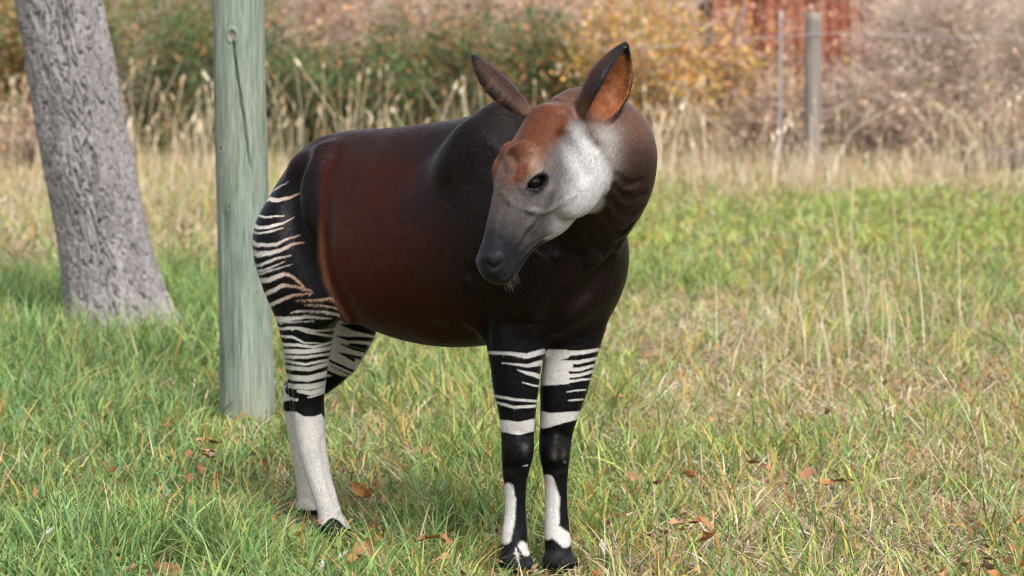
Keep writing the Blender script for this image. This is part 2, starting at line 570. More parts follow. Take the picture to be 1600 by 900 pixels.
def shrub(kind_name, label, px, Y, wpx, hgt, cols, wts, nleaf, leaf, ntwig, twig_col, group, seed, spray=False, depth=0.8, category='shrub'):
    rg = np.random.default_rng(seed)
    c = P(px, 300, Y)
    base = np.array([c[0], Y, 0.0])
    R = wpx / FPX * Y / 2
    root = empty(kind_name, tuple(base), label=label, category=category, group=group)
    # main stems rising and spreading from the base
    ns = 9
    tips, segs0, segs1, ra, rb = [], [], [], [], []
    for k in range(ns):
        an = rg.uniform(0, 2 * math.pi)
        spread = rg.uniform(0.15, 0.95)
        p = np.array([math.cos(an) * 0.12, math.sin(an) * 0.12, -0.03])
        d = np.array([math.cos(an) * R * spread, math.sin(an) * R * spread * depth, hgt * rg.uniform(0.65, 0.98)])
        prev = p
        for s in np.linspace(0, 1, 6)[1:]:
            q = p + d * np.array([s ** 1.3, s ** 1.3, s ** 0.9]) + rg.normal(0, 0.05, 3) * np.array([1, 1, 0.5])
            segs0.append(prev); segs1.append(q)
            ra.append(0.022 * (1.05 - s + 0.2)); rb.append(0.022 * (1.05 - s))
            tips.append(q)
            prev = q
    tinted('stem', [prisms(np.array(segs0), np.array(segs1), np.array(ra), np.array(rb), np.array(twig_col) * 0.8, 5)], M_TWIG, root, kind='stuff')
    tips = np.array(tips)
    # twigs off the stems
    ti = rg.integers(0, len(tips), ntwig)
    t0 = tips[ti] + rg.normal(0, 0.12, (ntwig, 3)) * np.array([1, 1, 0.8])
    out = t0 * np.array([1, 1, 0]) / (R + 0.01)
    d = out * 0.6 + rg.normal(0, 0.6, (ntwig, 3)) + np.array([0, 0, 0.45])
    t1 = t0 + d / np.linalg.norm(d, axis=1)[:, None] * rg.uniform(0.2, 0.65, (ntwig, 1))
    t1[:, 2] = np.maximum(t1[:, 2], 0.03)
    t0[:, 2] = np.maximum(t0[:, 2], 0.02)
    tw = np.array(twig_col) * rg.uniform(0.7, 1.3, (ntwig, 1))
    tinted('twig', [prisms(t0, t1, np.full(ntwig, 0.007), np.full(ntwig, 0.003), tw, 3)], M_TWIG, root, kind='stuff')
    # leaves: along twigs, thinned into clumps
    m = rg.integers(0, ntwig, nleaf)
    s = rg.uniform(0.15, 1.1, (nleaf, 1))
    p = t0[m] * (1 - s) + t1[m] * s + rg.normal(0, 0.10 if not spray else 0.13, (nleaf, 3))
    p[:, 2] = np.abs(p[:, 2]) + 0.02
    clump = fbm(p * 2.4 + seed, 2, seed)
    keep = clump > -0.55
    p, m = p[keep], m[keep]
    tone = fbm(p * 1.7 + 40 + seed, 2, seed + 3)[:, None]
    cc = lerp_cols(rg, len(p), cols, wts) * (1 + 0.35 * tone)
    L = leaves(p, rg.uniform(leaf * 0.65, leaf * 1.35, len(p)), cc, rg, aspect=0.30 if spray else 0.6, down=0.5 if spray else 0.3)
    tinted('foliage', [L], M_LEAF, root, kind='stuff')
    return root
def build_thicket():
    G_E, G_B, G_Y, G_T = 'evergreen shrubs along the thicket', 'dry brown shrubs along the thicket', 'golden autumn shrubs by the shed', 'bare twiggy shrubs by the wooden fence post'
    tan, grey, dark = (0.36, 0.26, 0.20), (0.46, 0.36, 0.295), (0.16, 0.12, 0.09)
    k = 0
    # evergreen row
    ev = 'dark evergreen shrub flecked with rusty leaves '
    for px, Y, w, hg, lab in ((215, 38, 280, 2.25, 'between the leaning tree and the green pole'), (335, 37, 240, 2.2, 'straight behind the green pole'), (455, 38, 230, 1.6, 'beyond the okapi\'s rump'),
                              (575, 37.5, 260, 1.5, 'beyond the middle of the okapi\'s back'), (690, 38.5, 240, 1.8, 'beyond the okapi\'s shoulder'), (800, 38, 250, 1.95, 'behind the okapi\'s far ear'),
                              (905, 38.5, 230, 1.7, 'behind the okapi\'s near ear')):
        k += 1
        shrub('evergreen_shrub', ev + lab, px, Y, w, hg, GREEN, [4, 4.5, 3.5, 1.2 + 1.8 * (px > 600)], 5200, 0.105, 420, dark, G_E, 100 + k, spray=True)
    # pinkish brown scrub above and behind them
    for px, Y, w, hg in ((440, 42, 260, 2.75), (545, 43, 280, 2.9), (650, 42, 280, 2.85), (760, 42.5, 260, 2.8), (880, 43, 280, 2.8), (980, 42, 260, 2.7)):
        k += 1
        shrub('dry_shrub', 'pinkish brown shrub of dry leaves rising behind the evergreen shrubs', px, Y, w, hg, BROWN, [4, 3, 3, 2], 3600, 0.085, 560, grey, G_B, 200 + k)
    # olive and rust shrubs at the far left
    for px, Y, w, hg in ((10, 38, 260, 2.5), (-110, 37, 240, 2.4), (100, 40, 240, 2.6), (300, 42, 260, 2.7)):
        k += 1
        shrub('olive_shrub', 'olive brown shrub in the thicket beyond the leaning tree', px, Y, w, hg, OLIVE, [3, 3, 3, 2], 4200, 0.09, 420, dark, 'olive shrubs beyond the leaning tree', 300 + k)
    # gold
    for px, Y, w, hg, lab in ((1000, 36.5, 200, 1.75, 'golden autumn shrub directly behind the okapi\'s neck'), (1070, 36, 190, 1.85, 'bright yellow and orange shrub standing before the red board shed\'s corner'),
                              (1155, 37, 150, 1.15, 'small rusty gold shrub under the red board shed'), (1020, 39.5, 220, 2.35, 'tall pale orange shrub rising behind the other golden shrubs')):
        k += 1
        shrub('golden_shrub', lab, px, Y, w, hg, GOLD + BROWN[:2], [4, 3, 2.4, 2, 2, 1.5], 4300, 0.085, 380, tan, G_Y, 400 + k)
    # bare twigs at the right
    for px, Y, w, hg in ((1440, 36.5, 210, 2.3), (1520, 36, 260, 2.5), (1610, 37, 280, 2.5), (1710, 36.5, 280, 2.5), (1490, 39.5, 240, 2.9), (1590, 40, 300, 2.9), (1700, 40, 300, 2.9), (1375, 35.8, 170, 1.45)):
        k += 1
        shrub('twiggy_shrub', 'greyish brown shrub of bare twigs beside the wooden fence post', px, Y, w, hg, GREY, [4, 4, 2, 0.35], 1500, 0.07, 1500, grey, G_T, 500 + k)
    # low brown growth along the foot of the thicket
    for px, Y, w, hg in ((1110, 35.8, 190, 0.75), (1200, 36.2, 200, 0.9), (1310, 36, 200, 0.9), (1420, 35.4, 200, 0.8), (1530, 35.4, 220, 0.8), (60, 33, 220, 0.8)):
        k += 1
        shrub('bramble_bush', 'low rusty brown bramble at the foot of the thicket', px, Y, w, hg, BROWN + GREY[:2], [3, 2, 3, 1.2, 4, 4], 1700, 0.075, 380, tan, 'low brambles at the foot of the thicket', 600 + k)
    # slender saplings in front of the shed
    for px, Y, w, hg in ((1155, 40, 60, 2.9), (1240, 41, 50, 2.7), (1350, 40.5, 60, 2.8)):
        k += 1
        shrub('sapling', 'slender pale sapling with peach leaves before the red board shed', px, Y, w, hg, [(0.52, 0.32, 0.2), (0.44, 0.27, 0.18)], [1, 1], 200, 0.085, 70, (0.42, 0.3, 0.26), 'saplings in front of the shed', 700 + k, category='sapling')
if True:
    build_thicket()

def box(name, x0, x1, y0, y1, z0, z1, mat, parent=None, jit=0.0, **props):
    c = np.array([(x, y, z) for z in (z0, z1) for y in (y0, y1) for x in (x0, x1)], dtype=float)
    if jit:
        c[:, :2] += rng.normal(0, jit, (8, 2))
    me = mesh_np(name, c, quads=[(0, 2, 3, 1), (4, 5, 7, 6), (0, 1, 5, 4), (2, 6, 7, 3), (0, 4, 6, 2), (1, 3, 7, 5)], smooth=False)
    return link(name, me, mat, parent, **props)
def build_shed():
    Y = 46.0
    x0, x1 = P(1112, 60, Y)[0], P(1392, 60, Y)[0]
    root = empty('board_shed', ((x0 + x1) / 2, Y, 0), label='rust red shed of upright boards behind the golden shrubs', category='shed')
    ox = (x0 + x1) / 2
    mats = []
    for k, c in enumerate(((0.22, 0.064, 0.034), (0.15, 0.046, 0.027), (0.27, 0.092, 0.05))):
        nt = NT('rust_board')
        g = nt.noise(24, 5, 0.65, nt.coords((1, 1, 0.06)))
        nt.bsdf(nt.mix(nt.math('MULTIPLY_ADD', g, 1.4, -0.3, clamp=True), tuple(q * 0.6 for q in c), c), 0.85, 0.2, bump=g, bump_strength=0.4, bump_dist=0.01)
        mats.append(nt.m)
    dk = NT('shed_wall'); dk.bsdf((0.055, 0.026, 0.018), 0.9)
    box('back_wall', x0 - ox, x1 - ox, 0.04, 3.2, 0, 2.75, dk.m, root)
    n = 17
    w = (x1 - x0) / n
    for i in range(n):
        a = x0 - ox + i * w
        box('board', a + 0.006, a + w - 0.012, -0.012 * (i % 2), 0.035, 0.03, 2.8 + rng.uniform(-0.02, 0.02), mats[int(rng.integers(0, 3))], root, 0.002)
    rf = NT('shed_roof'); rf.bsdf((0.13, 0.12, 0.115), 0.7)
    V = np.array([(x0 - ox - .2, -.35, 2.82), (x1 - ox + .2, -.35, 2.82), (x1 - ox + .2, 3.5, 3.35), (x0 - ox - .2, 3.5, 3.35)])
    V = np.concatenate([V, V + [0, 0, .08]])
    link('roof', mesh_np('roof', V, quads=[(0, 3, 2, 1), (4, 5, 6, 7), (0, 1, 5, 4), (1, 2, 6, 5), (2, 3, 7, 6), (3, 0, 4, 7)], smooth=False), rf.m, root)
def rough_post(name, x, y, r, z1, mat, parent, lean=0.0, sides=14):
    zs = np.linspace(-0.05, z1, 22)
    th = np.linspace(0, 2 * math.pi, sides, endpoint=False)
    Z, T = np.meshgrid(zs, th, indexing='ij')
    z, t = Z.ravel(), T.ravel()
    rr = r * (1 + 0.06 * fbm(np.stack([np.cos(t) * 2, np.sin(t) * 2, z * 1.5], 1), 2, 7))
    v = np.stack([x + np.cos(t) * rr + lean * z, y + np.sin(t) * rr, z], 1)
    v = np.concatenate([v, [(x + lean * z1, y, z1 + 0.004)]])
    topi = (len(zs) - 1) * sides + np.arange(sides)
    me = mesh_np(name, v, tris=np.stack([topi, np.roll(topi, -1), np.full(sides, len(v) - 1)], 1), quads=grid_quads(len(zs), sides))
    return link(name, me, mat, parent)
def build_fence():
    Y = 33.5
    p = P(1272, 20, Y)
    root = empty('wire_fence', (p[0], Y, 0), label='weathered grey wooden post and thin stakes carrying fence wire', category='fence')
    nt = NT('weathered_post')
    g = nt.noise(30, 5, 0.65, nt.coords((1, 1, 0.08)))
    nt.bsdf(nt.ramp(g, [(0.3, (0.12, 0.10, 0.088)), (0.7, (0.25, 0.22, 0.20))]), 0.9, 0.15, bump=g, bump_strength=0.6, bump_dist=0.01)
    rough_post('post', 0, 0, 0.108, p[2], nt.m, root, -0.004)
    mt = NT('galvanised_stake'); mt.bsdf((0.30, 0.28, 0.28), 0.5, 0.5, Metallic=0.3)
    for px, y0 in ((1220, 18),):
        q = P(px, y0, Y)
        rough_post('stake', q[0] - p[0], 0.0, 0.020, q[2], mt.m, root, 0.0, 8)
    wm = NT('fence_wire'); wm.bsdf((0.30, 0.28, 0.29), 0.45, 0.5, Metallic=0.4)
    for ys in ((76, 66, 57, 52, 57, 62),):
        pts = np.array([P(x, y, Y) - np.array([p[0], Y, 0]) - np.array([0, 0.125, 0]) for x, y in zip((980, 1120, 1220, 1290, 1480, 1720), ys)])
        V, C, T = prisms(pts[:-1], pts[1:], np.full(5, 0.0055), np.full(5, 0.0055), np.array([0.4, 0.4, 0.4]), 6)
        link('wire', mesh_np('wire', V, tris=T), wm.m, root)
    # fallen log
    a, b = P(1515, 250, 33.4), P(1660, 236, 34.2)
    pts = np.array([a + (b - a) * s + np.array([0, 0, 0.02 * math.sin(9 * s)]) for s in np.linspace(0, 1, 7)])
    pts[:, 2] = np.linspace(0.14, 0.20, 7)
    V, C, T = prisms(pts[:-1], pts[1:], np.linspace(0.17, 0.13, 6), np.linspace(0.165, 0.125, 6), np.array([0.16, 0.13, 0.12]), 10)
    lg = NT('log_bark'); lgn = lg.noise(12, 5, 0.65, lg.coords()); lg.bsdf(lg.ramp(lgn, [(0.3, (0.05, 0.04, 0.036)), (0.7, (0.12, 0.10, 0.09))]), 0.95, 0.1)
    o = link('fallen_log', mesh_np('fallen_log', V, tris=T), lg.m, None, label='grey fallen log lying in dry grass below the twiggy shrubs', category='log')
if True:
    build_shed()
    build_fence()

# ================================================================== meadow grass
GREENS = np.array([(0.135, 0.235, 0.055), (0.085, 0.175, 0.05), (0.20, 0.285, 0.07), (0.11, 0.205, 0.075), (0.25, 0.30, 0.085)])
STRAWS = np.array([(0.50, 0.41, 0.27), (0.42, 0.32, 0.20), (0.62, 0.55, 0.42), (0.33, 0.24, 0.16), (0.44, 0.29, 0.15)])
GOLDS = np.array([(0.42, 0.30, 0.06), (0.36, 0.29, 0.07), (0.40, 0.20, 0.045), (0.28, 0.26, 0.06)])
def dryness(px, py, x, y):
    """share of dead blades over the meadow"""
    p = np.stack([x * 0.9, y * 0.9, x * 0], 1)
    d = 0.35 + 0.28 * fbm(p, 3, 61) + 0.16 * noise3(p * 4, 66)
    d += 0.32 * sstep(820, 1050, px) * sstep(430, 520, py)
    d += 0.20 * np.exp(-((px - 1330) / 230) ** 2 - ((py - 470) / 60) ** 2)
    d -= 0.26 * sstep(480, 250, px) * sstep(420, 480, py)
    d += 0.75 * sstep(520, 380, px) * sstep(440, 395, py + 18 * fbm(p * 1.5 + 4, 2, 55))
    d -= 0.04 * sstep(900, 1000, px) * sstep(440, 380, py) * sstep(285, 310, py)
    d += 0.65 * sstep(352, 288, py + 16 * fbm(p * 1.3 + 9, 2, 99)) * sstep(900, 1000, px)
    d += 0.42 * np.exp(-((px - 360) / 130) ** 2 - ((py - 725) / 45) ** 2)
    d += 0.38 * np.exp(-((px - 600) / 120) ** 2 - ((py - 730) / 60) ** 2)
    return np.clip(d, 0.03, 0.98)
def grass_zone(y0, y1, dens, nseg, wmul, margin, rg, tuft=16, spread=0.055):
    ys = np.linspace(y0, y1, 400)
    wd = ys * (W / FPX) * (1 + margin) + 0.8
    area = np.trapz(wd, ys)
    nt_ = int(area * dens / tuft)
    cy = np.interp(rg.uniform(0, 1, nt_), np.cumsum(wd) / wd.sum(), ys)
    cx = rg.uniform(-0.5, 0.5, nt_) * (cy * (W / FPX) * (1 + margin) + 0.8)
    cnt = rg.integers(max(2, tuft // 3), tuft * 2 - tuft // 3, nt_)
    k = np.repeat(np.arange(nt_), cnt)
    n = len(k)
    off = rg.normal(0, 1, (n, 2)) * (spread * rg.uniform(0.5, 1.6, nt_)[k])[:, None]
    x, y = cx[k] + off[:, 0], cy[k] + off[:, 1]
    root = np.stack([x, y, np.full(n, -0.012)], 1)
    pp = to_px(root)
    px, py = pp[:, 0], pp[:, 1]
    d = dryness(px, py, x, y)
    patch = 1 + 0.35 * fbm(np.stack([x * 0.8, y * 0.8, x * 0], 1), 2, 71)
    hz = np.interp(px, [-200, 250, 480, 900, 1200, 1800], [0.22, 0.22, 0.19, 0.17, 0.17, 0.18])
    hz = hz * (1 + 0.12 * np.exp(-((px - 150) / 170) ** 2 - ((py - 540) / 60) ** 2))
    hz = np.where(py < 430, 0.15 + 0.16 * sstep(520, 380, px), hz)
    L = hz * rg.uniform(0.65, 1.35, nt_)[k] * patch * rg.uniform(0.45, 1.35, n)
    L *= 1 - 0.7 * np.exp(-((x + 1.10) / 0.13) ** 2 - ((y - 8.55) / 0.25) ** 2)      # worn round the clod
    # trodden round the animal's feet
    for fx, fy in ((0.01, 8.60), (0.15, 8.64), (-0.62, 9.20), (-0.74, 9.66)):
        L *= 1 - 0.72 * np.exp(-((x - fx) / 0.16) ** 2 - ((y - fy) / 0.34) ** 2)
    phi = np.arctan2(off[:, 1], off[:, 0]) + rg.normal(0, 0.8, n)
    # tufts that are mostly dead, mostly rusty or mostly green
    dead_t = np.clip(d + rg.normal(0, 0.25, nt_)[k], 0, 1)
    dead = rg.uniform(0, 1, n) < dead_t
    gold = (~dead) & (rg.uniform(0, 1, n) < (0.015 + 0.42 * d * rg.uniform(0, 1.4, nt_)[k]))
    a0 = np.abs(rg.normal(0.25, 0.28, n)) + 0.25 * rg.uniform(0, 1, nt_)[k]
    a1 = a0 + np.abs(rg.normal(1.25, 0.55, n)) * rg.uniform(0.55, 1.3, nt_)[k]
    a0 = np.where(dead, a0 + rg.uniform(0.2, 1.0, n), a0)
    a1 = np.clip(np.where(dead, a1 + rg.uniform(0.1, 0.6, n), a1), 0, 2.2)
    gc = GREENS[(rg.integers(0, 5, nt_)[k] + (rg.uniform(0, 1, n) < 0.3)) % 5] * rg.uniform(0.7, 1.3, (n, 1)) * rg.uniform(0.85, 1.15, (nt_, 1))[k]
    yel = (sstep(430, 380, py) * 0.5 + 0.35 * sstep(500, 1000, px))[:, None]
    gc = gc * (1 - yel) + (gc * np.array([1.48, 1.25, 1.05])) * yel
    cool = (sstep(520, 200, px) * sstep(430, 520, py))[:, None]
    gc = gc * (1 - cool * np.array([0.08, 0.0, -0.10]))
    sc = STRAWS[rg.integers(0, 5, n)] * rg.uniform(0.7, 1.2, (n, 1)) * rg.uniform(0.8, 1.15, (nt_, 1))[k]
    oc = GOLDS[rg.integers(0, 4, n)] * rg.uniform(0.8, 1.2, (n, 1))
    tint = np.where(dead[:, None], sc, np.where(gold[:, None], oc, gc))
    dry_tip = (rg.uniform(0, 1, n) < 0.25)[:, None] & (~dead[:, None])
    tip = np.where(dry_tip, 0.45 * tint + 0.55 * np.array([0.44, 0.33, 0.13]), tint * 1.1)
    width = rg.uniform(0.0042, 0.0100, n) * wmul * np.where(dead, 0.72, 1.0)
    ok = (np.hypot(x - TREE_BASE[0], y - TREE_BASE[1]) > 0.33) & (np.hypot(x - POLE_BASE[0], y - POLE_BASE[1]) > 0.125)
    L = L * (1 - 0.45 * np.exp(-((x - POLE_BASE[0]) / 0.22) ** 2 - ((y - POLE_BASE[1] + 0.25) / 0.3) ** 2)) * (1 - 0.4 * np.exp(-((x - TREE_BASE[0]) / 0.45) ** 2 - ((y - TREE_BASE[1] + 0.5) / 0.5) ** 2))
    return blades(root[ok], L[ok], phi[ok], a0[ok], a1[ok], width[ok], tint[ok], tip[ok], nseg, rg)
def build_grass():
    rg = np.random.default_rng(17)
    parts = [grass_zone(7.6, 13.0, 2800, 4, 1.0, 0.22, rg), grass_zone(13.0, 20.0, 1500, 3, 1.25, 0.16, rg, 12, 0.07), grass_zone(20.0, 35.5, 560, 2, 1.9, 0.12, rg, 8, 0.10)]
    tinted('grass', parts, M_GRASS, None, kind='stuff', label='green meadow grass mixed with straw coloured dead blades', category='grass')
    print('GRASS tris', sum(len(p[2]) for p in parts))
    # tall dry grass at the meadow edge
    n = 1100
    px = np.where(rg.uniform(0, 1, n) < 0.35, rg.uniform(980, 1720, n), rg.uniform(-120, 1720, n))
    left = px < 900
    Y = np.where(left, rg.uniform(28, 35, n), rg.uniform(30, 35, n))
    x = (px - W / 2) / FPX * Y
    clump = fbm(np.stack([x * 1.3, Y * 0.5, x * 0], 1), 2, 91)
    keep = clump > np.where(left, -0.35, -0.05)
    px, left, Y, x, clump = px[keep], left[keep], Y[keep], x[keep], clump[keep]
    n = len(px)
    hgt = np.where(left, rg.uniform(0.5, 1.2, n), rg.uniform(0.3, 0.95, n)) * (1 + 0.35 * clump)
    root = np.stack([x, Y, np.full(n, -0.02)], 1)
    phi = rg.uniform(0, 2 * math.pi, n)
    ln = np.abs(rg.normal(0.22, 0.2, n)) * np.where(left, 1, 1.6) + 0.02
    mid = root + np.stack([np.cos(phi) * ln * hgt * 0.3, np.sin(phi) * ln * hgt * 0.3, hgt * 0.6], 1)
    top = root + np.stack([np.cos(phi) * ln * hgt * 1.0, np.sin(phi) * ln * hgt * 1.0, hgt], 1)
    head = top + (top - mid) / np.linalg.norm(top - mid, axis=1)[:, None] * rg.uniform(0.05, 0.12, (n, 1))
    tint = STRAWS[rg.integers(0, 3, n)] * rg.uniform(0.95, 1.4, (n, 1))
    P1 = prisms(root, mid, np.full(n, 0.0055), np.full(n, 0.0045), tint, 3)
    P2 = prisms(mid, top, np.full(n, 0.0045), np.full(n, 0.0035), tint, 3)
    sel = rg.uniform(0, 1, n) < 0.55
    P3 = prisms(top[sel], head[sel], np.full(sel.sum(), 0.014), np.full(sel.sum(), 0.005), tint[sel] * 1.15, 4)
    nb = 8000
    px = rg.uniform(-120, 1720, nb)
    left = px < 900
    Y = np.where(left, rg.uniform(23, 35, nb), rg.uniform(28.5, 35, nb))
    x = (px - W / 2) / FPX * Y
    r2 = np.stack([x, Y, np.full(nb, -0.02)], 1)
    tb = STRAWS[rg.integers(0, 5, nb)] * rg.uniform(0.85, 1.3, (nb, 1))
    fz = (Y - np.where(left, 23, 29)) / 6 + 0.5 * fbm(np.stack([x * 0.8, Y * 0.4, x * 0], 1), 2, 33)
    kp = rg.uniform(0, 1, nb) < np.clip(fz, 0, 1)
    r2, tb, left, nb = r2[kp], tb[kp], left[kp], int(kp.sum())
    B2 = blades(r2, rg.uniform(0.12, 0.34, nb) * np.where(left, 1.0, 1.5), rg.uniform(0, 6.28, nb), np.abs(rg.normal(0.1, 0.2, nb)), np.abs(rg.normal(0.7, 0.5, nb)), rg.uniform(0.010, 0.018, nb), tb, tb * 1.05, 3, rg)
    tinted('tall_dry_grass', [P1, P2, P3, B2], M_GRASS, None, kind='stuff', label='tall straw coloured grass with seed heads along the thicket', category='dry grass')
if True:
    build_grass()

# ================================================================== the okapi
def build_okapi():
    import openvdb
    h = 0.0055
    TH = math.radians(46.0)
    F = np.array([math.cos(TH), -math.sin(TH), 0.0])       # heading
    R = np.array([-math.sin(TH), -math.cos(TH), 0.0])      # the animal's right
    U = np.array([0.0, 0.0, 1.0])
    A = np.array([0.08, 8.90, 0.0])                        # ground point between the forefeet
    lo = np.array([-1.48, -0.52, -0.03])
    hi = np.array([0.62, 0.66, 1.86])
    dims = np.ceil((hi - lo) / h).astype(int) + 1
    arr = np.full(dims, 0.2, dtype=np.float32)
    B = np.stack([F, R, U])                                # rows: body axes
    def body(f, r, z):
        return A + F * f + R * r + U * z
    def box_pts(centers, radii, pad):
        c = (np.atleast_2d(centers) - A) @ B.T
        rad = np.atleast_1d(radii)[:, None] + pad
        i0 = np.maximum(np.floor(((c - rad).min(0) - lo) / h).astype(int), 0)
        i1 = np.minimum(np.ceil(((c + rad).max(0) - lo) / h).astype(int) + 1, dims)
        gf = (lo[0] + h * np.arange(i0[0], i1[0])).astype(np.float32)
        gr = (lo[1] + h * np.arange(i0[1], i1[1])).astype(np.float32)
        gz = (lo[2] + h * np.arange(i0[2], i1[2])).astype(np.float32)
        f, r, z = np.meshgrid(gf, gr, gz, indexing='ij')
        x = (A[0] + F[0] * f + R[0] * r).astype(np.float32)
        y = (A[1] + F[1] * f + R[1] * r).astype(np.float32)
        return (slice(i0[0], i1[0]), slice(i0[1], i1[1]), slice(i0[2], i1[2])), (x, y, z), (f, r, z)
    def blend(sl, d, k):
        a = arr[sl]
        if k <= 0:
            arr[sl] = np.minimum(a, d)
            return
        hh = np.maximum(k - np.abs(a - d), 0) / k
        arr[sl] = np.minimum(a, d) - hh * hh * (k * 0.25)
    def carve(sl, d, k):
        a = arr[sl]
        d = -d
        hh = np.maximum(k - np.abs(a - d), 0) / k
        arr[sl] = np.maximum(a, d) + hh * hh * (k * 0.25)
    def smooth_path(pts, rs, n):
        pts = np.asarray(pts, dtype=np.float64)
        rs = np.asarray(rs, dtype=np.float64)
        q = np.concatenate([pts, rs[:, None]], 1)
        q = np.concatenate([[2 * q[0] - q[1]], q, [2 * q[-1] - q[-2]]])
        out = []
        for i in range(1, len(q) - 2):
            for t in np.linspace(0, 1, n, endpoint=False):
                out.append(0.5 * (2 * q[i] + (q[i + 1] - q[i - 1]) * t + (2 * q[i - 1] - 5 * q[i] + 4 * q[i + 1] - q[i + 2]) * t * t
                                  + (3 * q[i] - q[i - 1] - 3 * q[i + 1] + q[i + 2]) * t ** 3))
        out.append(q[-2])
        out = np.array(out)
        return out[:, :3], np.maximum(out[:, 3], 0.0015)
    def chain(pts, rs, k=0.03, n=5, squash=None, sub=False, ret=False):
        """tapered tube through points; squash=(axis, factor) flattens it along an axis"""
        pts, rs = smooth_path(pts, rs, n)
        sl, (x, y, z), _ = box_pts(pts, rs, k + 0.012)
        d = np.full(x.shape, 1.0, np.float32)
        for i in range(len(pts) - 1):
            a, b = pts[i], pts[i + 1]
            e = b - a
            L2 = float(e @ e) + 1e-12
            dx, dy, dz = x - np.float32(a[0]), y - np.float32(a[1]), z - np.float32(a[2])
            t = np.clip((dx * np.float32(e[0]) + dy * np.float32(e[1]) + dz * np.float32(e[2])) / np.float32(L2), 0, 1)
            dx -= t * np.float32(e[0]); dy -= t * np.float32(e[1]); dz -= t * np.float32(e[2])
            if squash is not None:
                ax, s = squash
                m = dx * np.float32(ax[0]) + dy * np.float32(ax[1]) + dz * np.float32(ax[2])
                m = m * np.float32(1.0 / s - 1)
                dx += m * np.float32(ax[0]); dy += m * np.float32(ax[1]); dz += m * np.float32(ax[2])
            d = np.minimum(d, np.sqrt(dx * dx + dy * dy + dz * dz) - (np.float32(rs[i]) + t * np.float32(rs[i + 1] - rs[i])))
        (carve if sub else blend)(sl, d, k)
    legs = []
    def leg(pts, rs, split, k):
        legs.append((np.array(pts), np.array(rs)))
        chain(pts[:split + 1], rs[:split + 1], k=k)
        chain(pts[split - 1:], rs[split - 1:], k=0.008)
    def ellip(c, axes, radii, k=0.03, sub=False):
        c = np.asarray(c)
        radii = np.asarray(radii, dtype=np.float64)
        sl, (x, y, z), _ = box_pts(c, radii.max(), k + 0.012)
        dx, dy, dz = x - np.float32(c[0]), y - np.float32(c[1]), z - np.float32(c[2])
        k0 = 0; k1 = 0
        for ax, rr in zip(axes, radii):
            m = dx * np.float32(ax[0]) + dy * np.float32(ax[1]) + dz * np.float32(ax[2])
            k0 = k0 + (m / rr) ** 2
            k1 = k1 + (m / rr ** 2) ** 2
        k0 = np.sqrt(k0); k1 = np.sqrt(k1) + 1e-6
        (carve if sub else blend)(sl, (k0 * (k0 - 1) / k1).astype(np.float32), k)
    def cub(xs, ys, x):
        """smooth (cubic hermite) interpolation"""
        xs = np.asarray(xs, dtype=np.float64); ys = np.asarray(ys, dtype=np.float64)
        m = np.gradient(ys, xs)
        i = np.clip(np.searchsorted(xs, x) - 1, 0, len(xs) - 2)
        hh = xs[i + 1] - xs[i]
        t = np.clip((x - xs[i]) / hh, 0, 1)
        return ((2 * t ** 3 - 3 * t ** 2 + 1) * ys[i] + (t ** 3 - 2 * t ** 2 + t) * hh * m[i]
                + (-2 * t ** 3 + 3 * t ** 2) * ys[i + 1] + (t ** 3 - t ** 2) * hh * m[i + 1])

    # ---- trunk: egg-shaped sections along the heading
    st = np.array([
        (-1.315, 1.13, 1.04, 0.03), (-1.27, 1.225, 0.96, 0.10), (-1.20, 1.325, 0.90, 0.16), (-1.08, 1.41, 0.84, 0.22), (-0.95, 1.438, 0.79, 0.25),
        (-0.75, 1.452, 0.745, 0.285), (-0.55, 1.472, 0.715, 0.30), (-0.35, 1.497, 0.715, 0.292), (-0.15, 1.53, 0.75, 0.26),
        (0.0, 1.515, 0.80, 0.235), (0.12, 1.42, 0.87, 0.21), (0.22, 1.28, 0.97, 0.15), (0.27, 1.18, 1.06, 0.05)])
    sl, _, (f, r, z) = box_pts(np.array([body(-1.32, -0.31, 0.7), body(0.28, 0.31, 1.55)]), np.array([0.0, 0.0]), 0.05)
    f1 = f[:, 0, 0].astype(np.float64)
    top = cub(st[:, 0], st[:, 1], f1)[:, None, None].astype(np.float32)
    bot = cub(st[:, 0], st[:, 2], f1)[:, None, None].astype(np.float32)
    wid = cub(st[:, 0], st[:, 3], f1)[:, None, None].astype(np.float32)
    zc = bot + (top - bot) * 0.44
    up = np.maximum((z - zc) / (top - zc), 0)
    dn = np.maximum((zc - z) / (zc - bot), 0)
    wl = wid * (1 - 0.14 * np.clip(up, 0, 1.2) ** 1.5)
    q = (np.abs(r / wl) ** 2.25 + np.maximum(up, dn) ** 2.25) ** np.float32(1 / 2.25)
    d = (q - 1) * np.minimum(wid, 0.25)
    d = np.maximum(d, np.maximum((-1.315 - f), (f - 0.27)))
    blend(sl, d.astype(np.float32), 0.0)

    # ---- neck
    chain([P(800, 262, 9.03), P(858, 285, 8.90), P(915, 290, 8.76), P(938, 258, 8.66), P(940, 224, 8.59), P(908, 198, 8.53)],
          [0.17, 0.175, 0.177, 0.172, 0.155, 0.125], k=0.07)
    chain([P(868, 420, 8.87), P(898, 350, 8.79), P(930, 285, 8.69), P(936, 250, 8.63)], [0.185, 0.165, 0.16, 0.155], k=0.07)
    # ---- chest and shoulders
    ellip(P(868, 438, 8.83), (F, R, U), (0.12, 0.17, 0.17), k=0.08)
    ellip(body(-0.10, 0.185, 1.16), (unit(F * 0.35 + U), unit(F - U * 0.35), R), (0.27, 0.17, 0.075), k=0.14)      # shoulder blade
    ellip(body(-0.10, -0.185, 1.16), (unit(F * 0.35 + U), unit(F - U * 0.35), R), (0.27, 0.17, 0.075), k=0.14)
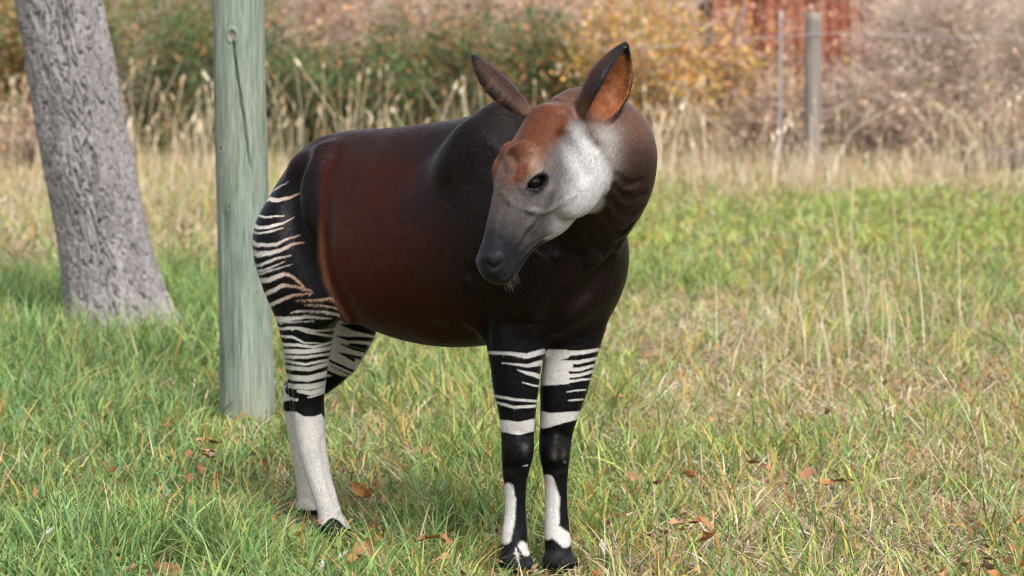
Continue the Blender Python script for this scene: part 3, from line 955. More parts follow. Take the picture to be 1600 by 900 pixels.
    ellip(P(912, 405, 8.93), (F, R, U), (0.15, 0.14, 0.17), k=0.08)
    # ---- hips
    ellip(body(-0.97, 0.165, 1.31), (F, R, U), (0.08, 0.03, 0.04), k=0.09)
    ellip(body(-0.97, -0.165, 1.31), (F, R, U), (0.08, 0.03, 0.04), k=0.09)
    ellip(body(-1.26, 0.0, 1.20), (F, R, U), (0.05, 0.05, 0.09), k=0.06)
    # ---- right foreleg (the nearer one)
    leg([P(800, 420, 8.92), P(803, 480, 8.885), P(805, 520, 8.865), P(806, 555, 8.855), P(806, 600, 8.85), P(808, 640, 8.85), P(808.5, 675, 8.85), P(808.5, 705, 8.845),
           P(806, 733, 8.85), P(805, 760, 8.855), P(805, 800, 8.855), P(804, 838, 8.845), P(804, 858, 8.835), P(804, 872, 8.83)],
          [0.13, 0.118, 0.10, 0.088, 0.077, 0.063, 0.055, 0.053, 0.045, 0.037, 0.035, 0.043, 0.044, 0.047], 3, 0.05)
    ellip(P(811, 705, 8.812), (np.array([1., 0, 0]), np.array([0., 1, 0]), U), (0.026, 0.022, 0.045), k=0.045)
    ellip(P(806, 716, 8.91), (np.array([1., 0, 0]), np.array([0., 1, 0]), U), (0.022, 0.02, 0.03), k=0.03)
    # ---- left foreleg
    leg([P(900, 440, 8.98), P(897, 490, 8.95), P(892, 545, 8.935), P(882, 600, 8.925), P(875, 640, 8.92), P(869, 675, 8.92), P(867, 705, 8.915),
           P(868, 735, 8.92), P(868.5, 760, 8.925), P(869, 800, 8.925), P(871, 840, 8.915), P(872, 862, 8.905), P(872, 876, 8.90)],
          [0.15, 0.115, 0.09, 0.081, 0.066, 0.056, 0.052, 0.043, 0.038, 0.039, 0.044, 0.045, 0.047], 2, 0.05)
    ellip(P(866, 705, 8.885), (np.array([1., 0, 0]), np.array([0., 1, 0]), U), (0.026, 0.022, 0.045), k=0.045)
    # ---- right hind leg
    leg([P(468, 332, 9.60), P(455, 374, 9.56), P(463, 430, 9.52), P(478, 490, 9.50), P(480, 540, 9.49), P(482, 590, 9.50), P(482, 625, 9.51), P(483, 650, 9.51),
           P(487, 690, 9.50), P(497, 740, 9.485), P(511, 787, 9.47), P(517, 810, 9.46), P(521, 822, 9.45)],
          [0.115, 0.138, 0.128, 0.106, 0.083, 0.064, 0.056, 0.056, 0.051, 0.044, 0.041, 0.043, 0.043], 4, 0.06)
    chain([P(462, 560, 9.54), P(461, 600, 9.565), P(465, 640, 9.57)], [0.04, 0.026, 0.026], k=0.03)
    ellip(P(492, 440, 9.43), (unit([0.3, -0.3, -1]), unit([1, 0.2, 0.2]), unit([0.2, 1, -0.3])), (0.16, 0.075, 0.09), k=0.07)
    heels = [(np.array([P(462, 560, 9.54), P(461, 600, 9.565), P(465, 640, 9.57)]), np.array([0.04, 0.026, 0.026]), 2),
             (np.array([P(500, 580, 9.91), P(470, 592, 9.95), P(452, 606, 9.965)]), np.array([0.05, 0.028, 0.024]), 3)]
    # ---- left hind leg, set back
    leg([P(545, 390, 9.80), P(552, 465, 9.80), P(549, 515, 9.81), P(530, 557, 9.845), P(498, 590, 9.885), P(466, 615, 9.93), P(464, 650, 9.93),
           P(471, 700, 9.925), P(478, 750, 9.92), P(482, 780, 9.915), P(484, 792, 9.91)],
          [0.14, 0.115, 0.088, 0.077, 0.067, 0.052, 0.045, 0.040, 0.037, 0.040, 0.041], 3, 0.05)
    chain([P(500, 580, 9.91), P(470, 592, 9.95), P(452, 606, 9.965)], [0.05, 0.028, 0.024], k=0.03)
    # ---- cloven hooves
    for (px, py, Y, fw) in ((804, 872, 8.83, 1), (872, 876, 8.90, 1), (521, 822, 9.45, 1), (484, 792, 9.91, 1)):
        c = P(px, py, Y)
        for s in (-1, 1):
            side = R * 0.021 * s
            top_ = c + side
            toe = np.array([c[0], c[1], 0.02]) + side * 1.15 + F * 0.045
            heel = np.array([c[0], c[1], 0.02]) + side * 1.15 - F * 0.02
            chain([top_, toe], [0.034, 0.021], k=0.014, n=2)
            chain([top_, heel], [0.033, 0.021], k=0.014, n=2)
    # ---- tail, hanging behind the far buttock
    chain([body(-1.26, -0.03, 1.24), body(-1.335, -0.04, 1.16), body(-1.345, -0.05, 1.05), body(-1.33, -0.05, 0.90)], [0.034, 0.025, 0.018, 0.012], k=0.03)
    chain([body(-1.33, -0.05, 0.92), body(-1.325, -0.05, 0.84), body(-1.33, -0.05, 0.78)], [0.014, 0.024, 0.006], k=0.01)

    # ---- head, built in its own frame: n towards the nose, u out of the forehead, l to its left
    yaw, pit = math.radians(34), math.radians(61)
    hh = np.array([-math.cos(yaw), -math.sin(yaw), 0.0])
    n_ = math.cos(pit) * hh - math.sin(pit) * U
    u_ = math.sin(pit) * hh + math.cos(pit) * U
    l_ = np.cross(u_, n_)
    roll = math.radians(-4)
    u_, l_ = u_ * math.cos(roll) + l_ * math.sin(roll), l_ * math.cos(roll) - u_ * math.sin(roll)
    H0 = P(866, 198, 8.45)
    HS = 0.985
    def hd(s, u, l):
        return H0 + (n_ * s + u_ * u + l_ * l) * HS
    hst = np.array([
        (-0.075, 0.02, -0.08, 0.04), (-0.045, 0.068, -0.12, 0.078), (0.0, 0.088, -0.17, 0.090), (0.04, 0.093, -0.195, 0.094), (0.08, 0.096, -0.215, 0.101), (0.13, 0.100, -0.222, 0.103), (0.18, 0.102, -0.218, 0.100),
        (0.23, 0.098, -0.205, 0.092), (0.28, 0.088, -0.188, 0.078), (0.32, 0.080, -0.160, 0.068), (0.36, 0.072, -0.128, 0.061), (0.43, 0.056, -0.103, 0.055), (0.475, 0.050, -0.094, 0.057),
        (0.51, 0.036, -0.086, 0.051), (0.532, 0.014, -0.064, 0.034), (0.542, -0.005, -0.04, 0.012)])
    sl, (x, y, z), _ = box_pts(np.array([hd(0, 0, 0), hd(0.3, 0, 0), hd(0.55, 0, 0)]), np.array([0.24, 0.2, 0.1]), 0.02)
    dx, dy, dz = x - np.float32(H0[0]), y - np.float32(H0[1]), z - np.float32(H0[2])
    s = (dx * np.float32(n_[0]) + dy * np.float32(n_[1]) + dz * np.float32(n_[2])) / np.float32(HS)
    u = (dx * np.float32(u_[0]) + dy * np.float32(u_[1]) + dz * np.float32(u_[2])) / np.float32(HS)
    l = (dx * np.float32(l_[0]) + dy * np.float32(l_[1]) + dz * np.float32(l_[2])) / np.float32(HS)
    tp = cub(hst[:, 0], hst[:, 1], s).astype(np.float32)
    bt = cub(hst[:, 0], hst[:, 2], s).astype(np.float32)
    wd = cub(hst[:, 0], hst[:, 3], s).astype(np.float32)
    uc = np.minimum(tp - 0.7 * wd, 0.35 * tp)
    up = np.maximum((u - uc) / (tp - uc), 0)
    dn = np.maximum((uc - u) / (uc - bt), 0)
    wl = wd * (1 - 0.42 * np.clip(dn, 0, 1.1) ** 1.6 * sstep(-0.05, 0.25, s).astype(np.float32)) * (1 - 0.10 * np.clip(up, 0, 1))
    q = (np.abs(l / wl) ** 2.3 + np.maximum(up, dn) ** 2.3) ** np.float32(1 / 2.3)
    d = (q - 1) * np.minimum(wd, 0.09)
    d = np.maximum(d, np.maximum(-0.075 - s, s - 0.542)) * HS
    blend(sl, d.astype(np.float32), 0.05)
    hax = (n_, u_, l_)
    for sd in (-1, 1):
        ellip(hd(0.13, -0.118, 0.055 * sd), hax, (0.125, 0.108, 0.048), k=0.018)                 # cheek muscle
        chain([hd(0.15, 0.075, 0.075 * sd), hd(0.19, 0.070, 0.088 * sd), hd(0.235, 0.052, 0.082 * sd)], [0.022, 0.024, 0.014], k=0.03)   # brow
        ellip(hd(0.135, 0.097, 0.048 * sd), hax, (0.022, 0.014, 0.016), k=0.03)               # horn knob
        chain([hd(0.22, -0.02, 0.088 * sd), hd(0.27, -0.035, 0.075 * sd), hd(0.33, -0.045, 0.058 * sd)], [0.014, 0.014, 0.01], k=0.03)      # cheek bone
        e1, e2 = unit(-0.80 * n_ - 0.55 * u_ + 0.22 * l_ * sd), None
        e2 = unit(np.cross(e1, l_ * sd))
        e3 = np.cross(e1, e2)
        ec = hd(0.212, 0.026, 0.094 * sd)
        ellip(ec, (e1, e2, e3), (0.037, 0.021, 0.026), k=0.012, sub=True)                      # eye opening
        lid = [ec + e1 * (0.037 * math.cos(t)) + e2 * (0.0225 * math.sin(t)) + l_ * sd * (0.0045 - 0.010 * math.cos(t) ** 2) for t in np.linspace(0, 2 * math.pi, 13)]
        chain(lid, [0.0055] * 13, k=0.010, n=3)
        ellip(hd(0.492, 0.014, 0.040 * sd), hax, (0.016, 0.020, 0.014), k=0.02)               # nostril wing
    # ---- ears: a deep cup, rim towards the opening
    def ear(base, tip, opening, rmax):
        a_ = unit(tip - base)
        Lr = np.linalg.norm(tip - base)
        o_ = unit(opening - a_ * (opening @ a_))
        w_ = np.cross(a_, o_)
        sl, (x, y, z), _ = box_pts(np.array([base, tip]), np.array([rmax + 0.02, rmax * 0.5]), 0.02)
        dx, dy, dz = x - np.float32(base[0]), y - np.float32(base[1]), z - np.float32(base[2])
        t = (dx * np.float32(a_[0]) + dy * np.float32(a_[1]) + dz * np.float32(a_[2])) / np.float32(Lr)
        c = dx * np.float32(o_[0]) + dy * np.float32(o_[1]) + dz * np.float32(o_[2])
        b = dx * np.float32(w_[0]) + dy * np.float32(w_[1]) + dz * np.float32(w_[2])
        rad = (cub([-0.1, 0.0, 0.15, 0.35, 0.55, 0.75, 0.9, 1.0], np.array([0.34, 0.42, 0.72, 0.97, 1.0, 0.74, 0.40, 0.10]), t) * rmax).astype(np.float32)
        c = c - rad * 0.25 + np.float32(0.02) * np.maximum(t, 0) ** 2
        rr = np.sqrt((b * 1.0) ** 2 + (c * 1.25) ** 2)
        wall = np.float32(0.0065)
        d_out = rr - rad
        inner = np.maximum(rr - (rad - 2 * wall), np.float32(0.10) * np.float32(Lr) - t * np.float32(Lr))
        d = np.maximum(d_out, -inner)
        d = np.maximum(d, c - rad * 0.30)
        d = np.maximum(d, (t - 1.0) * np.float32(Lr))
        d = np.maximum(d, (-0.1 - t) * np.float32(Lr))
        blend(sl, d.astype(np.float32) * np.float32(0.9), 0.016)
        return (base, a_, Lr, o_, w_)
    ear_n = ear(P(908, 192, 8.43), P(986, 70, 8.44), np.array([0.80, -0.60, -0.1]), 0.086)
    ear_f = ear(P(830, 180, 8.53), P(729, 90, 8.60), np.array([-0.50, 0.25, -0.83]), 0.056)

    # ---- detail carved or raised on the skin where a sight line meets it
    def surf(px, py):
        e = P(px, py, 9.0) - np.array([0, 0, CAM_Z])
        t = np.arange(8.0, 10.3, h * 0.5) / 9.0
        p = np.array([0, 0, CAM_Z]) + t[:, None] * e
        ijk = np.rint(((p - A) @ B.T - lo) / h).astype(int)
        ok = ((ijk >= 0) & (ijk < dims)).all(1)
        val = np.full(len(t), 0.2)
        val[ok] = arr[ijk[ok, 0], ijk[ok, 1], ijk[ok, 2]]
        hit = np.nonzero(val < 0)[0]
        return (p[hit[0]] if len(hit) else None), unit(e)
    def carve_line(pxs, rad, depth, k=0.015, out=False):
        """groove (or ridge when out) along photo points on the skin"""
        pts, rs = [], []
        for i, q in enumerate(pxs):
            p, e = surf(q[0], q[1])
            if p is None:
                continue
            m = q[2] if len(q) > 2 else (0.35 if i in (0, len(pxs) - 1) else 1.0)
            rr, dd = rad * (0.5 + 0.5 * m), depth * m
            pts.append(p + e * ((rr - dd) if out else -(rr - dd)))
            rs.append(rr)
        if len(pts) > 1:
            chain(pts, rs, k=k, n=4, sub=not out)
    for g_ in ([(962, 292), (974, 307), (990, 312), (1006, 303)], [(956, 312), (968, 330), (986, 336), (1002, 324)], [(944, 334), (956, 356), (974, 364), (990, 350)],
               [(932, 354), (944, 372), (960, 384), (978, 374)], [(916, 368), (928, 385), (946, 398)], [(966, 276), (980, 288), (1002, 284)]):
        carve_line(g_, 0.011, 0.006, 0.02)
    carve_line([(958, 408), (920, 455), (885, 490), (864, 518)], 0.03, 0.012, 0.04)
    carve_line([(900, 400), (880, 440), (862, 490), (850, 530)], 0.03, 0.008, 0.04)
    carve_line([(785, 508), (810, 506), (846, 503)], 0.012, 0.004, 0.02)
    carve_line([(858, 402), (866, 399), (874, 403)], 0.010, 0.006, 0.015, out=True)
    carve_line([(742, 430), (748, 470), (754, 505), (758, 532)], 0.022, 0.018, 0.03)
    carve_line([(735, 440), (740, 475), (744, 505)], 0.02, 0.008, 0.03, out=True)
    carve_line([(728, 450), (733, 480), (738, 505)], 0.008, 0.004, 0.015)
    carve_line([(718, 250), (750, 222), (788, 188)], 0.07, 0.006, 0.11, out=True)
    carve_line([(508, 245), (500, 275), (497, 310), (497, 350)], 0.05, 0.005, 0.08, out=True)
    carve_line([(500, 340, .5), (504, 400), (520, 450), (545, 495, .6)], 0.022, 0.006, 0.04, out=True)
    carve_line([(488, 340, .3), (489, 400), (500, 440), (522, 478, .6)], 0.05, 0.006, 0.08)
    carve_line([(470, 250), (455, 300), (462, 370), (480, 430)], 0.04, 0.008, 0.05)
    for ln in ([(813, 748), (816, 790), (817, 825)], [(879, 748), (881, 790), (884, 822)], [(505, 690), (515, 745), (526, 790)]):
        carve_line(ln, 0.012, 0.003, 0.02)
    for ln in ([(790, 729), (806, 735), (824, 730)], [(852, 730), (868, 736), (886, 731)], [(792, 682), (808, 678), (828, 683)], [(850, 682), (866, 678), (888, 683)]):
        carve_line(ln, 0.014, 0.002, 0.025)
    # face
    carve_line([(785, 301), (799, 318), (819, 326), (841, 332), (858, 328), (873, 319), (897, 305)], 0.0065, 0.0045, 0.010, out=True)
    carve_line([(838, 335), (833, 344), (817, 361), (809, 380)], 0.006, 0.0035, 0.010, out=True)
    carve_line([(845, 340), (838, 352), (824, 368), (813, 386)], 0.008, 0.004, 0.012)
    carve_line([(790, 322), (782, 345), (778, 372)], 0.010, 0.003, 0.015)
    carve_line([(785, 434, 1), (799, 424, 1), (807, 411, 1), (824, 392, 1), (842, 377, 1), (858, 368, .5)], 0.005, 0.006, 0.006)
    carve_line([(762, 409, .6), (768, 417, 1), (776, 417, 1), (782, 410, .5)], 0.007, 0.008, 0.008)
    carve_line([(757, 402), (768, 402), (782, 403)], 0.010, 0.005, 0.015, out=True)
    carve_line([(905, 196), (915, 215), (932, 232)], 0.012, 0.006, 0.02)
    carve_line([(880, 215), (900, 245), (915, 275)], 0.02, 0.005, 0.03)
    carve_line([(800, 262), (796, 245), (806, 232), (822, 228)], 0.014, 0.008, 0.02, out=True)
    carve_line([(812, 268), (818, 250), (832, 242)], 0.012, 0.006, 0.02)

    # ---- polygonise
    g = openvdb.FloatGrid(0.2)
    g.copyFromArray(arr)
    pts, tris, quads = g.convertToPolygons(0.0, 0.0)
    del arr
    v = lo + np.asarray(pts, dtype=np.float64) * h
    v = A + v @ B
    faces = np.asarray(quads)[:, ::-1] if len(quads) else None
    tri = np.asarray(tris)[:, ::-1] if len(tris) else None
    # light smoothing
    e = np.concatenate([faces[:, [0, 1]], faces[:, [1, 2]], faces[:, [2, 3]], faces[:, [3, 0]]])
    e = np.concatenate([e, e[:, ::-1]])
    cnt = np.bincount(e[:, 0], minlength=len(v)).astype(float)[:, None]
    def lap(a):
        return np.stack([np.bincount(e[:, 0], weights=a[e[:, 1], i], minlength=len(a)) for i in range(a.shape[1])], 1) / cnt - a
    for lam in (0.5, -0.52, 0.5, -0.52):
        v = v + lam * lap(v)
    # relax the trunk so that muscles run into each other
    hv = (v - H0) @ np.stack([n_, u_, l_], 1)
    fb = (v - A) @ F
    wsm = (sstep(0.72, 0.86, v[:, 2]) * sstep(0.14, 0.02, fb))[:, None]
    for _ in range(26):
        v = v + 0.55 * wsm * lap(v)
    return v, tri, faces, dict(F=F, R=R, U=U, A=A, H0=H0, HS=HS, n=n_, u=u_, l=l_, hd=hd, ears=(ear_n, ear_f), body=body, legs=legs, hst=hst, heels=heels)

def poly_field(q, stripes):
    """signed field (photo px): positive inside any of the tapering strokes"""
    best = np.full(len(q), -1e3)
    for st in stripes:
        st = np.asarray(st, dtype=np.float64)
        for a, b in zip(st[:-1], st[1:]):
            e = b[:2] - a[:2]
            t = np.clip(((q - a[:2]) @ e) / (e @ e + 1e-9), 0, 1)
            d = np.linalg.norm(q - (a[:2] + t[:, None] * e), axis=1)
            best = np.maximum(best, a[2] + t * (b[2] - a[2]) - d)
    return best
# white strokes (x, y, half width) traced along each leg
RF_W = [[(758, 551, 2.2), (798, 552, 2.8), (822, 557, 4), (850, 549, 4)], [(784, 567, .8), (822, 571, 2.5), (850, 567, 5)], [(808, 578, 1), (830, 584, 3), (850, 590, 4)],
        [(817, 597, .8), (850, 605, 2)], [(768, 617, 2), (804, 624, 2), (840, 626, 2)], [(770, 627, 2), (804, 636, 2), (840, 633, 2.2)], [(770, 662, 9), (810, 669, 10), (842, 662, 9)],
        [(794, 762, 8), (795, 780, 11), (793, 810, 12), (788, 838, 11)], [(815, 851, 6), (823, 858, 9)], [(816, 728, .3), (824, 727, 1.2)]]
LF_W = [[(840, 556, 9), (866, 556, 9), (884, 553, 7)], [(838, 572, 10), (888, 570, 7)], [(836, 588, 10), (882, 587, 8)], [(838, 596, 6), (886, 597, 3)], [(870, 552, 5), (905, 551, 3.5), (936, 546, 2.5)], [(880, 566, 3), (905, 566, 3), (934, 560, 2.5)], [(880, 577, 3), (905, 577, 2.6), (930, 571, 2)],
        [(880, 588, 3), (905, 586, 2.4), (926, 580, 2)], [(880, 597, 2.6), (922, 591, 1.3)], [(885, 612, .8), (914, 608, 1.3)], [(888, 626, .8), (910, 624, 1.4)],
        [(838, 655, 15), (860, 656, 11), (880, 651, 8), (906, 648, 6)], [(855, 752, 11), (861, 780, 13), (860, 815, 13), (854, 832, 10)], [(866, 828, 10), (884, 842, 11)],
        [(880, 719, .2), (882, 722, 1.2)]]
RH_W = [[(426, 298, .8), (438, 290, 1), (451, 284, .5)], [(408, 316, 3), (421, 310, 3.4), (435, 313, 3), (453, 308, 2), (469, 301, .8)], [(395, 333, 1.3), (418, 339, 1.3), (443, 338, .8)],
        [(388, 346, 3), (404, 355, 2.8), (422, 355, 2.6), (442, 349, 1.6), (459, 340, .7)], [(388, 357, 1.5), (404, 365, 1.3), (424, 362, 1.3), (442, 357, .7)],
        [(388, 371, 3), (400, 382, 2.8), (418, 384, 2.4), (433, 382, 2), (451, 374, 1.6), (469, 367, .8)], [(386, 389, 5), (402, 397, 4.2), (422, 396, 3.4), (442, 390, 2.6), (460, 381, 2), (475, 378, 1)],
        [(394, 416, 2.2), (415, 411, 2), (435, 403, 1.6), (456, 399, .8)], [(396, 425, 1.6), (420, 419, 1.5), (447, 408, .7)], [(404, 428, 1), (435, 419, 1.1), (457, 413, .6)],
        [(398, 438, 4), (420, 437, 4), (444, 428, 3), (456, 432, 2), (474, 447, 1)], [(408, 462, 3), (429, 452, 3), (442, 445, 2.4), (460, 447, 1.8), (487, 453, .8)],
        [(415, 478, 3), (438, 469, 3), (458, 461, 2.2), (490, 457, .8)], [(465, 469, .6), (489, 468, 1.6), (517, 465, 2), (534, 473, 2)], [(476, 475, .6), (502, 476, 1.3), (532, 482, 1.5)],
        [(455, 488, .6), (466, 484, 1.4), (502, 486, 1.7), (530, 491, 2)], [(422, 497, 4.4), (446, 498, 4), (477, 494, 2.8), (518, 497, .8)], [(434, 504, .6), (464, 502, .9), (491, 501, .5)],
        [(428, 512, 2.2), (464, 512, 2.2), (494, 516, 2), (524, 514, 2)], [(464, 514, .8), (492, 520, 1.8), (522, 526, 2)], [(432, 524, 1.8), (456, 525, 1.6), (474, 534, 1.3), (505, 536, .6)],
        [(436, 537, 2.4), (464, 538, 2.4), (489, 541, 2), (522, 534, 2.2)], [(437, 548, 3.6), (477, 548.5, 3.4), (518, 543, 3)], [(441, 557, 2.4), (477, 557, 2.2), (518, 552, 2)],
        [(444, 563, 2), (477, 568, 2), (518, 561, 2)], [(446, 573, 3.2), (482, 576, 3), (518, 567, 3)], [(449, 589, 4.6), (482, 591, 4.8), (516, 582, 4.8)], [(450, 603, 4), (484, 604, 4.2), (516, 597, 4)],
        [(466, 611, 2.5), (487, 613, 3.4), (516, 605, 3.5)], [(482, 620, 1), (516, 611, 2)], [(448, 624, 2), (464, 624, 2)]]
LH_B = [[(545, 490, 2), (574, 500, 4.5)], [(533, 507, 1), (553, 512, 6), (590, 516, 11)], [(524, 524, .6), (543, 529, 2.8), (580, 531, 3.5)], [(533, 537, .8), (548, 543, 2), (570, 549, 2.2)],
        [(546, 538, 2), (572, 543, 4.4)], [(531, 550, 1), (553, 562, 2.8)], [(535, 551, 1), (562, 559, 3)], [(508, 558, 1.4), (528, 570, 2.2), (552, 580, 2.2)], [(517, 572, .5), (545, 585, 1.2)],
        [(500, 576, 2), (540, 594, 3.2)], [(500, 606, 14), (525, 598, 12), (540, 596, 8)], [(505, 622, 8), (512, 626, 6)], [(430, 590, 14), (455, 588, 12)], [(450, 635, 8.5), (475, 633, 9)], [(455, 608, 10), (480, 606, 10)]]

def coat_okapi(v, tri, faces, K):
    # finer faces where the stripes are
    legs = K['legs']
    def leg_dist(p):
        out = []
        for pts, rs in legs:
            best = np.full(len(p), 9.0)
            for i in range(len(pts) - 1):
                a, e = pts[i], pts[i + 1] - pts[i]
                t = np.clip(((p - a) @ e) / (e @ e), 0, 1)
                best = np.minimum(best, np.linalg.norm(p - a - t[:, None] * e, axis=1) - (rs[i] + t * (rs[i + 1] - rs[i])))
            out.append(best)
        for pts, rs, k in K['heels']:
            for i in range(len(pts) - 1):
                a, e = pts[i], pts[i + 1] - pts[i]
                t = np.clip(((p - a) @ e) / (e @ e), 0, 1)
                out[k] = np.minimum(out[k], np.linalg.norm(p - a - t[:, None] * e, axis=1) - (rs[i] + t * (rs[i + 1] - rs[i])))
        return np.array(out)
    ld = leg_dist(v)
    fine_v = (ld.min(0) < 0.03) & (v[:, 2] < np.where(ld.argmin(0) < 2, 0.78, 1.30))
    fm = fine_v[faces].all(1)
    q = faces[fm]
    E_ = np.concatenate([q[:, [0, 1]], q[:, [1, 2]], q[:, [2, 3]], q[:, [3, 0]]])
    Es = np.sort(E_, 1)
    key = Es[:, 0].astype(np.int64) * len(v) + Es[:, 1]
    uk, inv = np.unique(key, return_inverse=True)
    mid = (v[uk // len(v)] + v[uk % len(v)]) / 2
    cen = v[q].mean(1)
    nq = len(q)
    m0, m1, m2, m3 = [len(v) + inv[i * nq:(i + 1) * nq] for i in range(4)]
    c0 = len(v) + len(mid) + np.arange(nq)
    newq = np.concatenate([np.stack([q[:, 0], m0, c0, m3], 1), np.stack([m0, q[:, 1], m1, c0], 1), np.stack([c0, m1, q[:, 2], m2], 1), np.stack([m3, c0, m2, q[:, 3]], 1)])
    v = np.concatenate([v, mid, cen])
    faces = np.concatenate([faces[~fm], newq])
    ld = leg_dist(v)
    rr_ = (v - K['A']) @ K['R']
    ld[3] += 0.05 * sstep(0.0, 0.06, rr_) * (v[:, 2] > 0.62)
    near = ld.argmin(0)
    ldm = ld.min(0)
    N = len(v)
    # body frame, head frame
    b = v - K['A']
    f, r, z = b @ K['F'], b @ K['R'], v[:, 2]
    hv = (v - K['H0']) / K['HS']
    s, u, l = hv @ K['n'], hv @ K['u'], hv @ K['l']
    nz = fbm(v * 9, 3, 3)
    nz2 = fbm(v * 30, 3, 11)
    C = np.zeros((N, 3))
    def mixc(w, c):
        w = np.clip(w, 0, 1)[:, None]
        C[:] = C * (1 - w) + np.asarray(c)[None] * w
    maroon, black, brownblk = (0.042, 0.0085, 0.0048), (0.0040, 0.0035, 0.0040), (0.0075, 0.0048, 0.0042)
    C[:] = (0.0245, 0.0050, 0.0030)
    mixc(sstep(-1.0, 1.0, nz + 0.6 * nz2) * 0.5, (0.018, 0.0042, 0.003))
    mixc(np.exp(-((f + 0.80) / 0.28) ** 2 - ((z - 0.98) / 0.20) ** 2) * 0.8, (0.050, 0.0105, 0.0055))  # lit sheen of the lower flank, painted into the coat as brighter maroon
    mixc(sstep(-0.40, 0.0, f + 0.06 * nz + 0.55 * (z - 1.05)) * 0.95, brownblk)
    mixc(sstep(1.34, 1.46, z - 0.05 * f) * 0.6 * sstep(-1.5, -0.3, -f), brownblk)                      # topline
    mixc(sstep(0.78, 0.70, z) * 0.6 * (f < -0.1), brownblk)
    # hind quarter black, bounded by the flank fold; mirrored for the far side
    vm = v - np.where(r < 0, 2 * r, 0)[:, None] * K['R']
    dview = unit(np.array([-0.72, 9.52, -0.6]))
    def plane_px(p, Y, dv):
        t = (Y - p[:, 1]) / dv[1]
        return to_px(p + t[:, None] * dv)
    qh = plane_px(vm, 9.5, dview)
    bx = np.interp(qh[:, 1], [200, 240, 300, 340, 400, 440, 470, 500, 540, 600], [508, 507, 496, 497, 500, 508, 522, 540, 556, 570])
    hindq = sstep(6, -6, qh[:, 0] - bx + 4 * nz) * (f < -0.6)
    fold = np.exp(-((qh[:, 0] - bx - 3) / 5.0) ** 2) * sstep(330, 380, qh[:, 1]) * (f < -0.6) * (r > 0)
    mixc(hindq, black)
    mixc(hindq * sstep(300, 235, qh[:, 1] + 12 * nz) * 0.75, (0.015, 0.006, 0.0055))
    mixc(fold * 0.8, (0.14, 0.06, 0.032))
    mixc(sstep(0.03, 0.0, ldm) * sstep(0.95, 0.80, z), black)
    mixc(sstep(0.075, 0.05, ldm) * sstep(0.66, 0.60, z), black)
    # neck: brown above, darker towards the chest
    neck = sstep(0.08, 0.22, f) * sstep(1.10, 1.30, z)
    mixc(neck, (0.034, 0.019, 0.014))
    mixc(neck * sstep(1.36, 1.50, z + 0.03 * nz), (0.080, 0.042, 0.028))  # brown upper neck, lightened with a painted highlight
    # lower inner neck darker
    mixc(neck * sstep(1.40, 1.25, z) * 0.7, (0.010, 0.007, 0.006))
    # ---- head
    hs_ = K['hst']
    tp, bt, wd = [np.interp(s, hs_[:, 0], hs_[:, i]) for i in (1, 2, 3)]
    uc = np.minimum(tp - 0.7 * wd, 0.35 * tp)
    upq, dnq = np.maximum((u - uc) / (tp - uc), 0), np.maximum((uc - u) / (uc - bt), 0)
    wl = wd * (1 - 0.42 * np.clip(dnq, 0, 1.1) ** 1.6 * sstep(-0.05, 0.25, s)) * (1 - 0.10 * np.clip(upq, 0, 1))
    hq = ((np.abs(l / wl) ** 2.3 + np.maximum(upq, dnq) ** 2.3) ** (1 / 2.3) - 1) * np.minimum(wd, 0.09)
    for sd in (-1, 1):
        ek = np.sqrt(((s - 0.13) / 0.125) ** 2 + ((u + 0.118) / 0.108) ** 2 + ((l - 0.055 * sd) / 0.048) ** 2)
        ek1 = np.sqrt(((s - 0.13) / 0.125 ** 2) ** 2 + ((u + 0.118) / 0.108 ** 2) ** 2 + ((l - 0.055 * sd) / 0.048 ** 2) ** 2) + 1e-6
        hq = np.minimum(hq, ek * (ek - 1) / ek1)
    hq = np.where((s > -0.08) & (s < 0.56), hq, 1.0)
    head = hq < 0.03
    loose = sstep(-0.09, -0.05, u) * sstep(0.0, 0.08, s)
    hw = np.maximum(sstep(0.022, 0.010, hq), loose * sstep(0.055, 0.035, hq)) * sstep(-0.08, -0.05, s)
    rufous, grey, white, nose = (0.078, 0.026, 0.0125), (0.092, 0.083, 0.082), (0.345, 0.342, 0.345), (0.011, 0.011, 0.014)
    mixc(hw, rufous)
    mixc(hw * sstep(-0.2, 0.7, nz + 0.5 * nz2) * 0.55, (0.085, 0.028, 0.013))
    un = u + 0.010 * nz2 + 0.014 * nz
    # face mask: grey below a line that runs from the ear base over the brow to the nose bridge
    edge = np.interp(s, [-0.05, 0.02, 0.08, 0.14, 0.19, 0.235, 0.27, 0.33, 0.5], [-0.03, 0.0, 0.02, 0.035, 0.055, 0.075, 0.12, 0.2, 0.3])
    mixc(hw * sstep(0.022, -0.022, un - edge), grey)
    # white cheek
    ch = sstep(0.055, -0.075, un - np.interp(s, [-0.05, 0.0, 0.1, 0.2, 0.3, 0.4], [-0.03, -0.03, -0.055, -0.095, -0.14, -0.19]))
    mixc(hw * ch * 0.92, white)
    mixc(hw * np.exp(-(((s - 0.19) / 0.05) ** 2 + ((u - 0.06) / 0.035) ** 2)) * 0.55, (0.30, 0.23, 0.18))     # pale over the eye
    # brow brown patch before the eye
    mixc(hw * np.exp(-(((s - 0.215) / 0.045) ** 2 + ((u - 0.092) / 0.020) ** 2)) * sstep(0.045, 0.065, np.abs(l)), (0.11, 0.030, 0.012))
    # nose bridge dark brown-grey, then black muzzle
    mixc(hw * sstep(0.12, 0.24, s) * sstep(0.05, 0.085, un) * 0.75 * sstep(0.07, 0.04, np.abs(l)), (0.10, 0.062, 0.050))
    mixc(hw * sstep(0.26, 0.40, s + 0.5 * np.maximum(u, 0) + 0.02 * nz) * 0.8, (0.034, 0.029, 0.029))
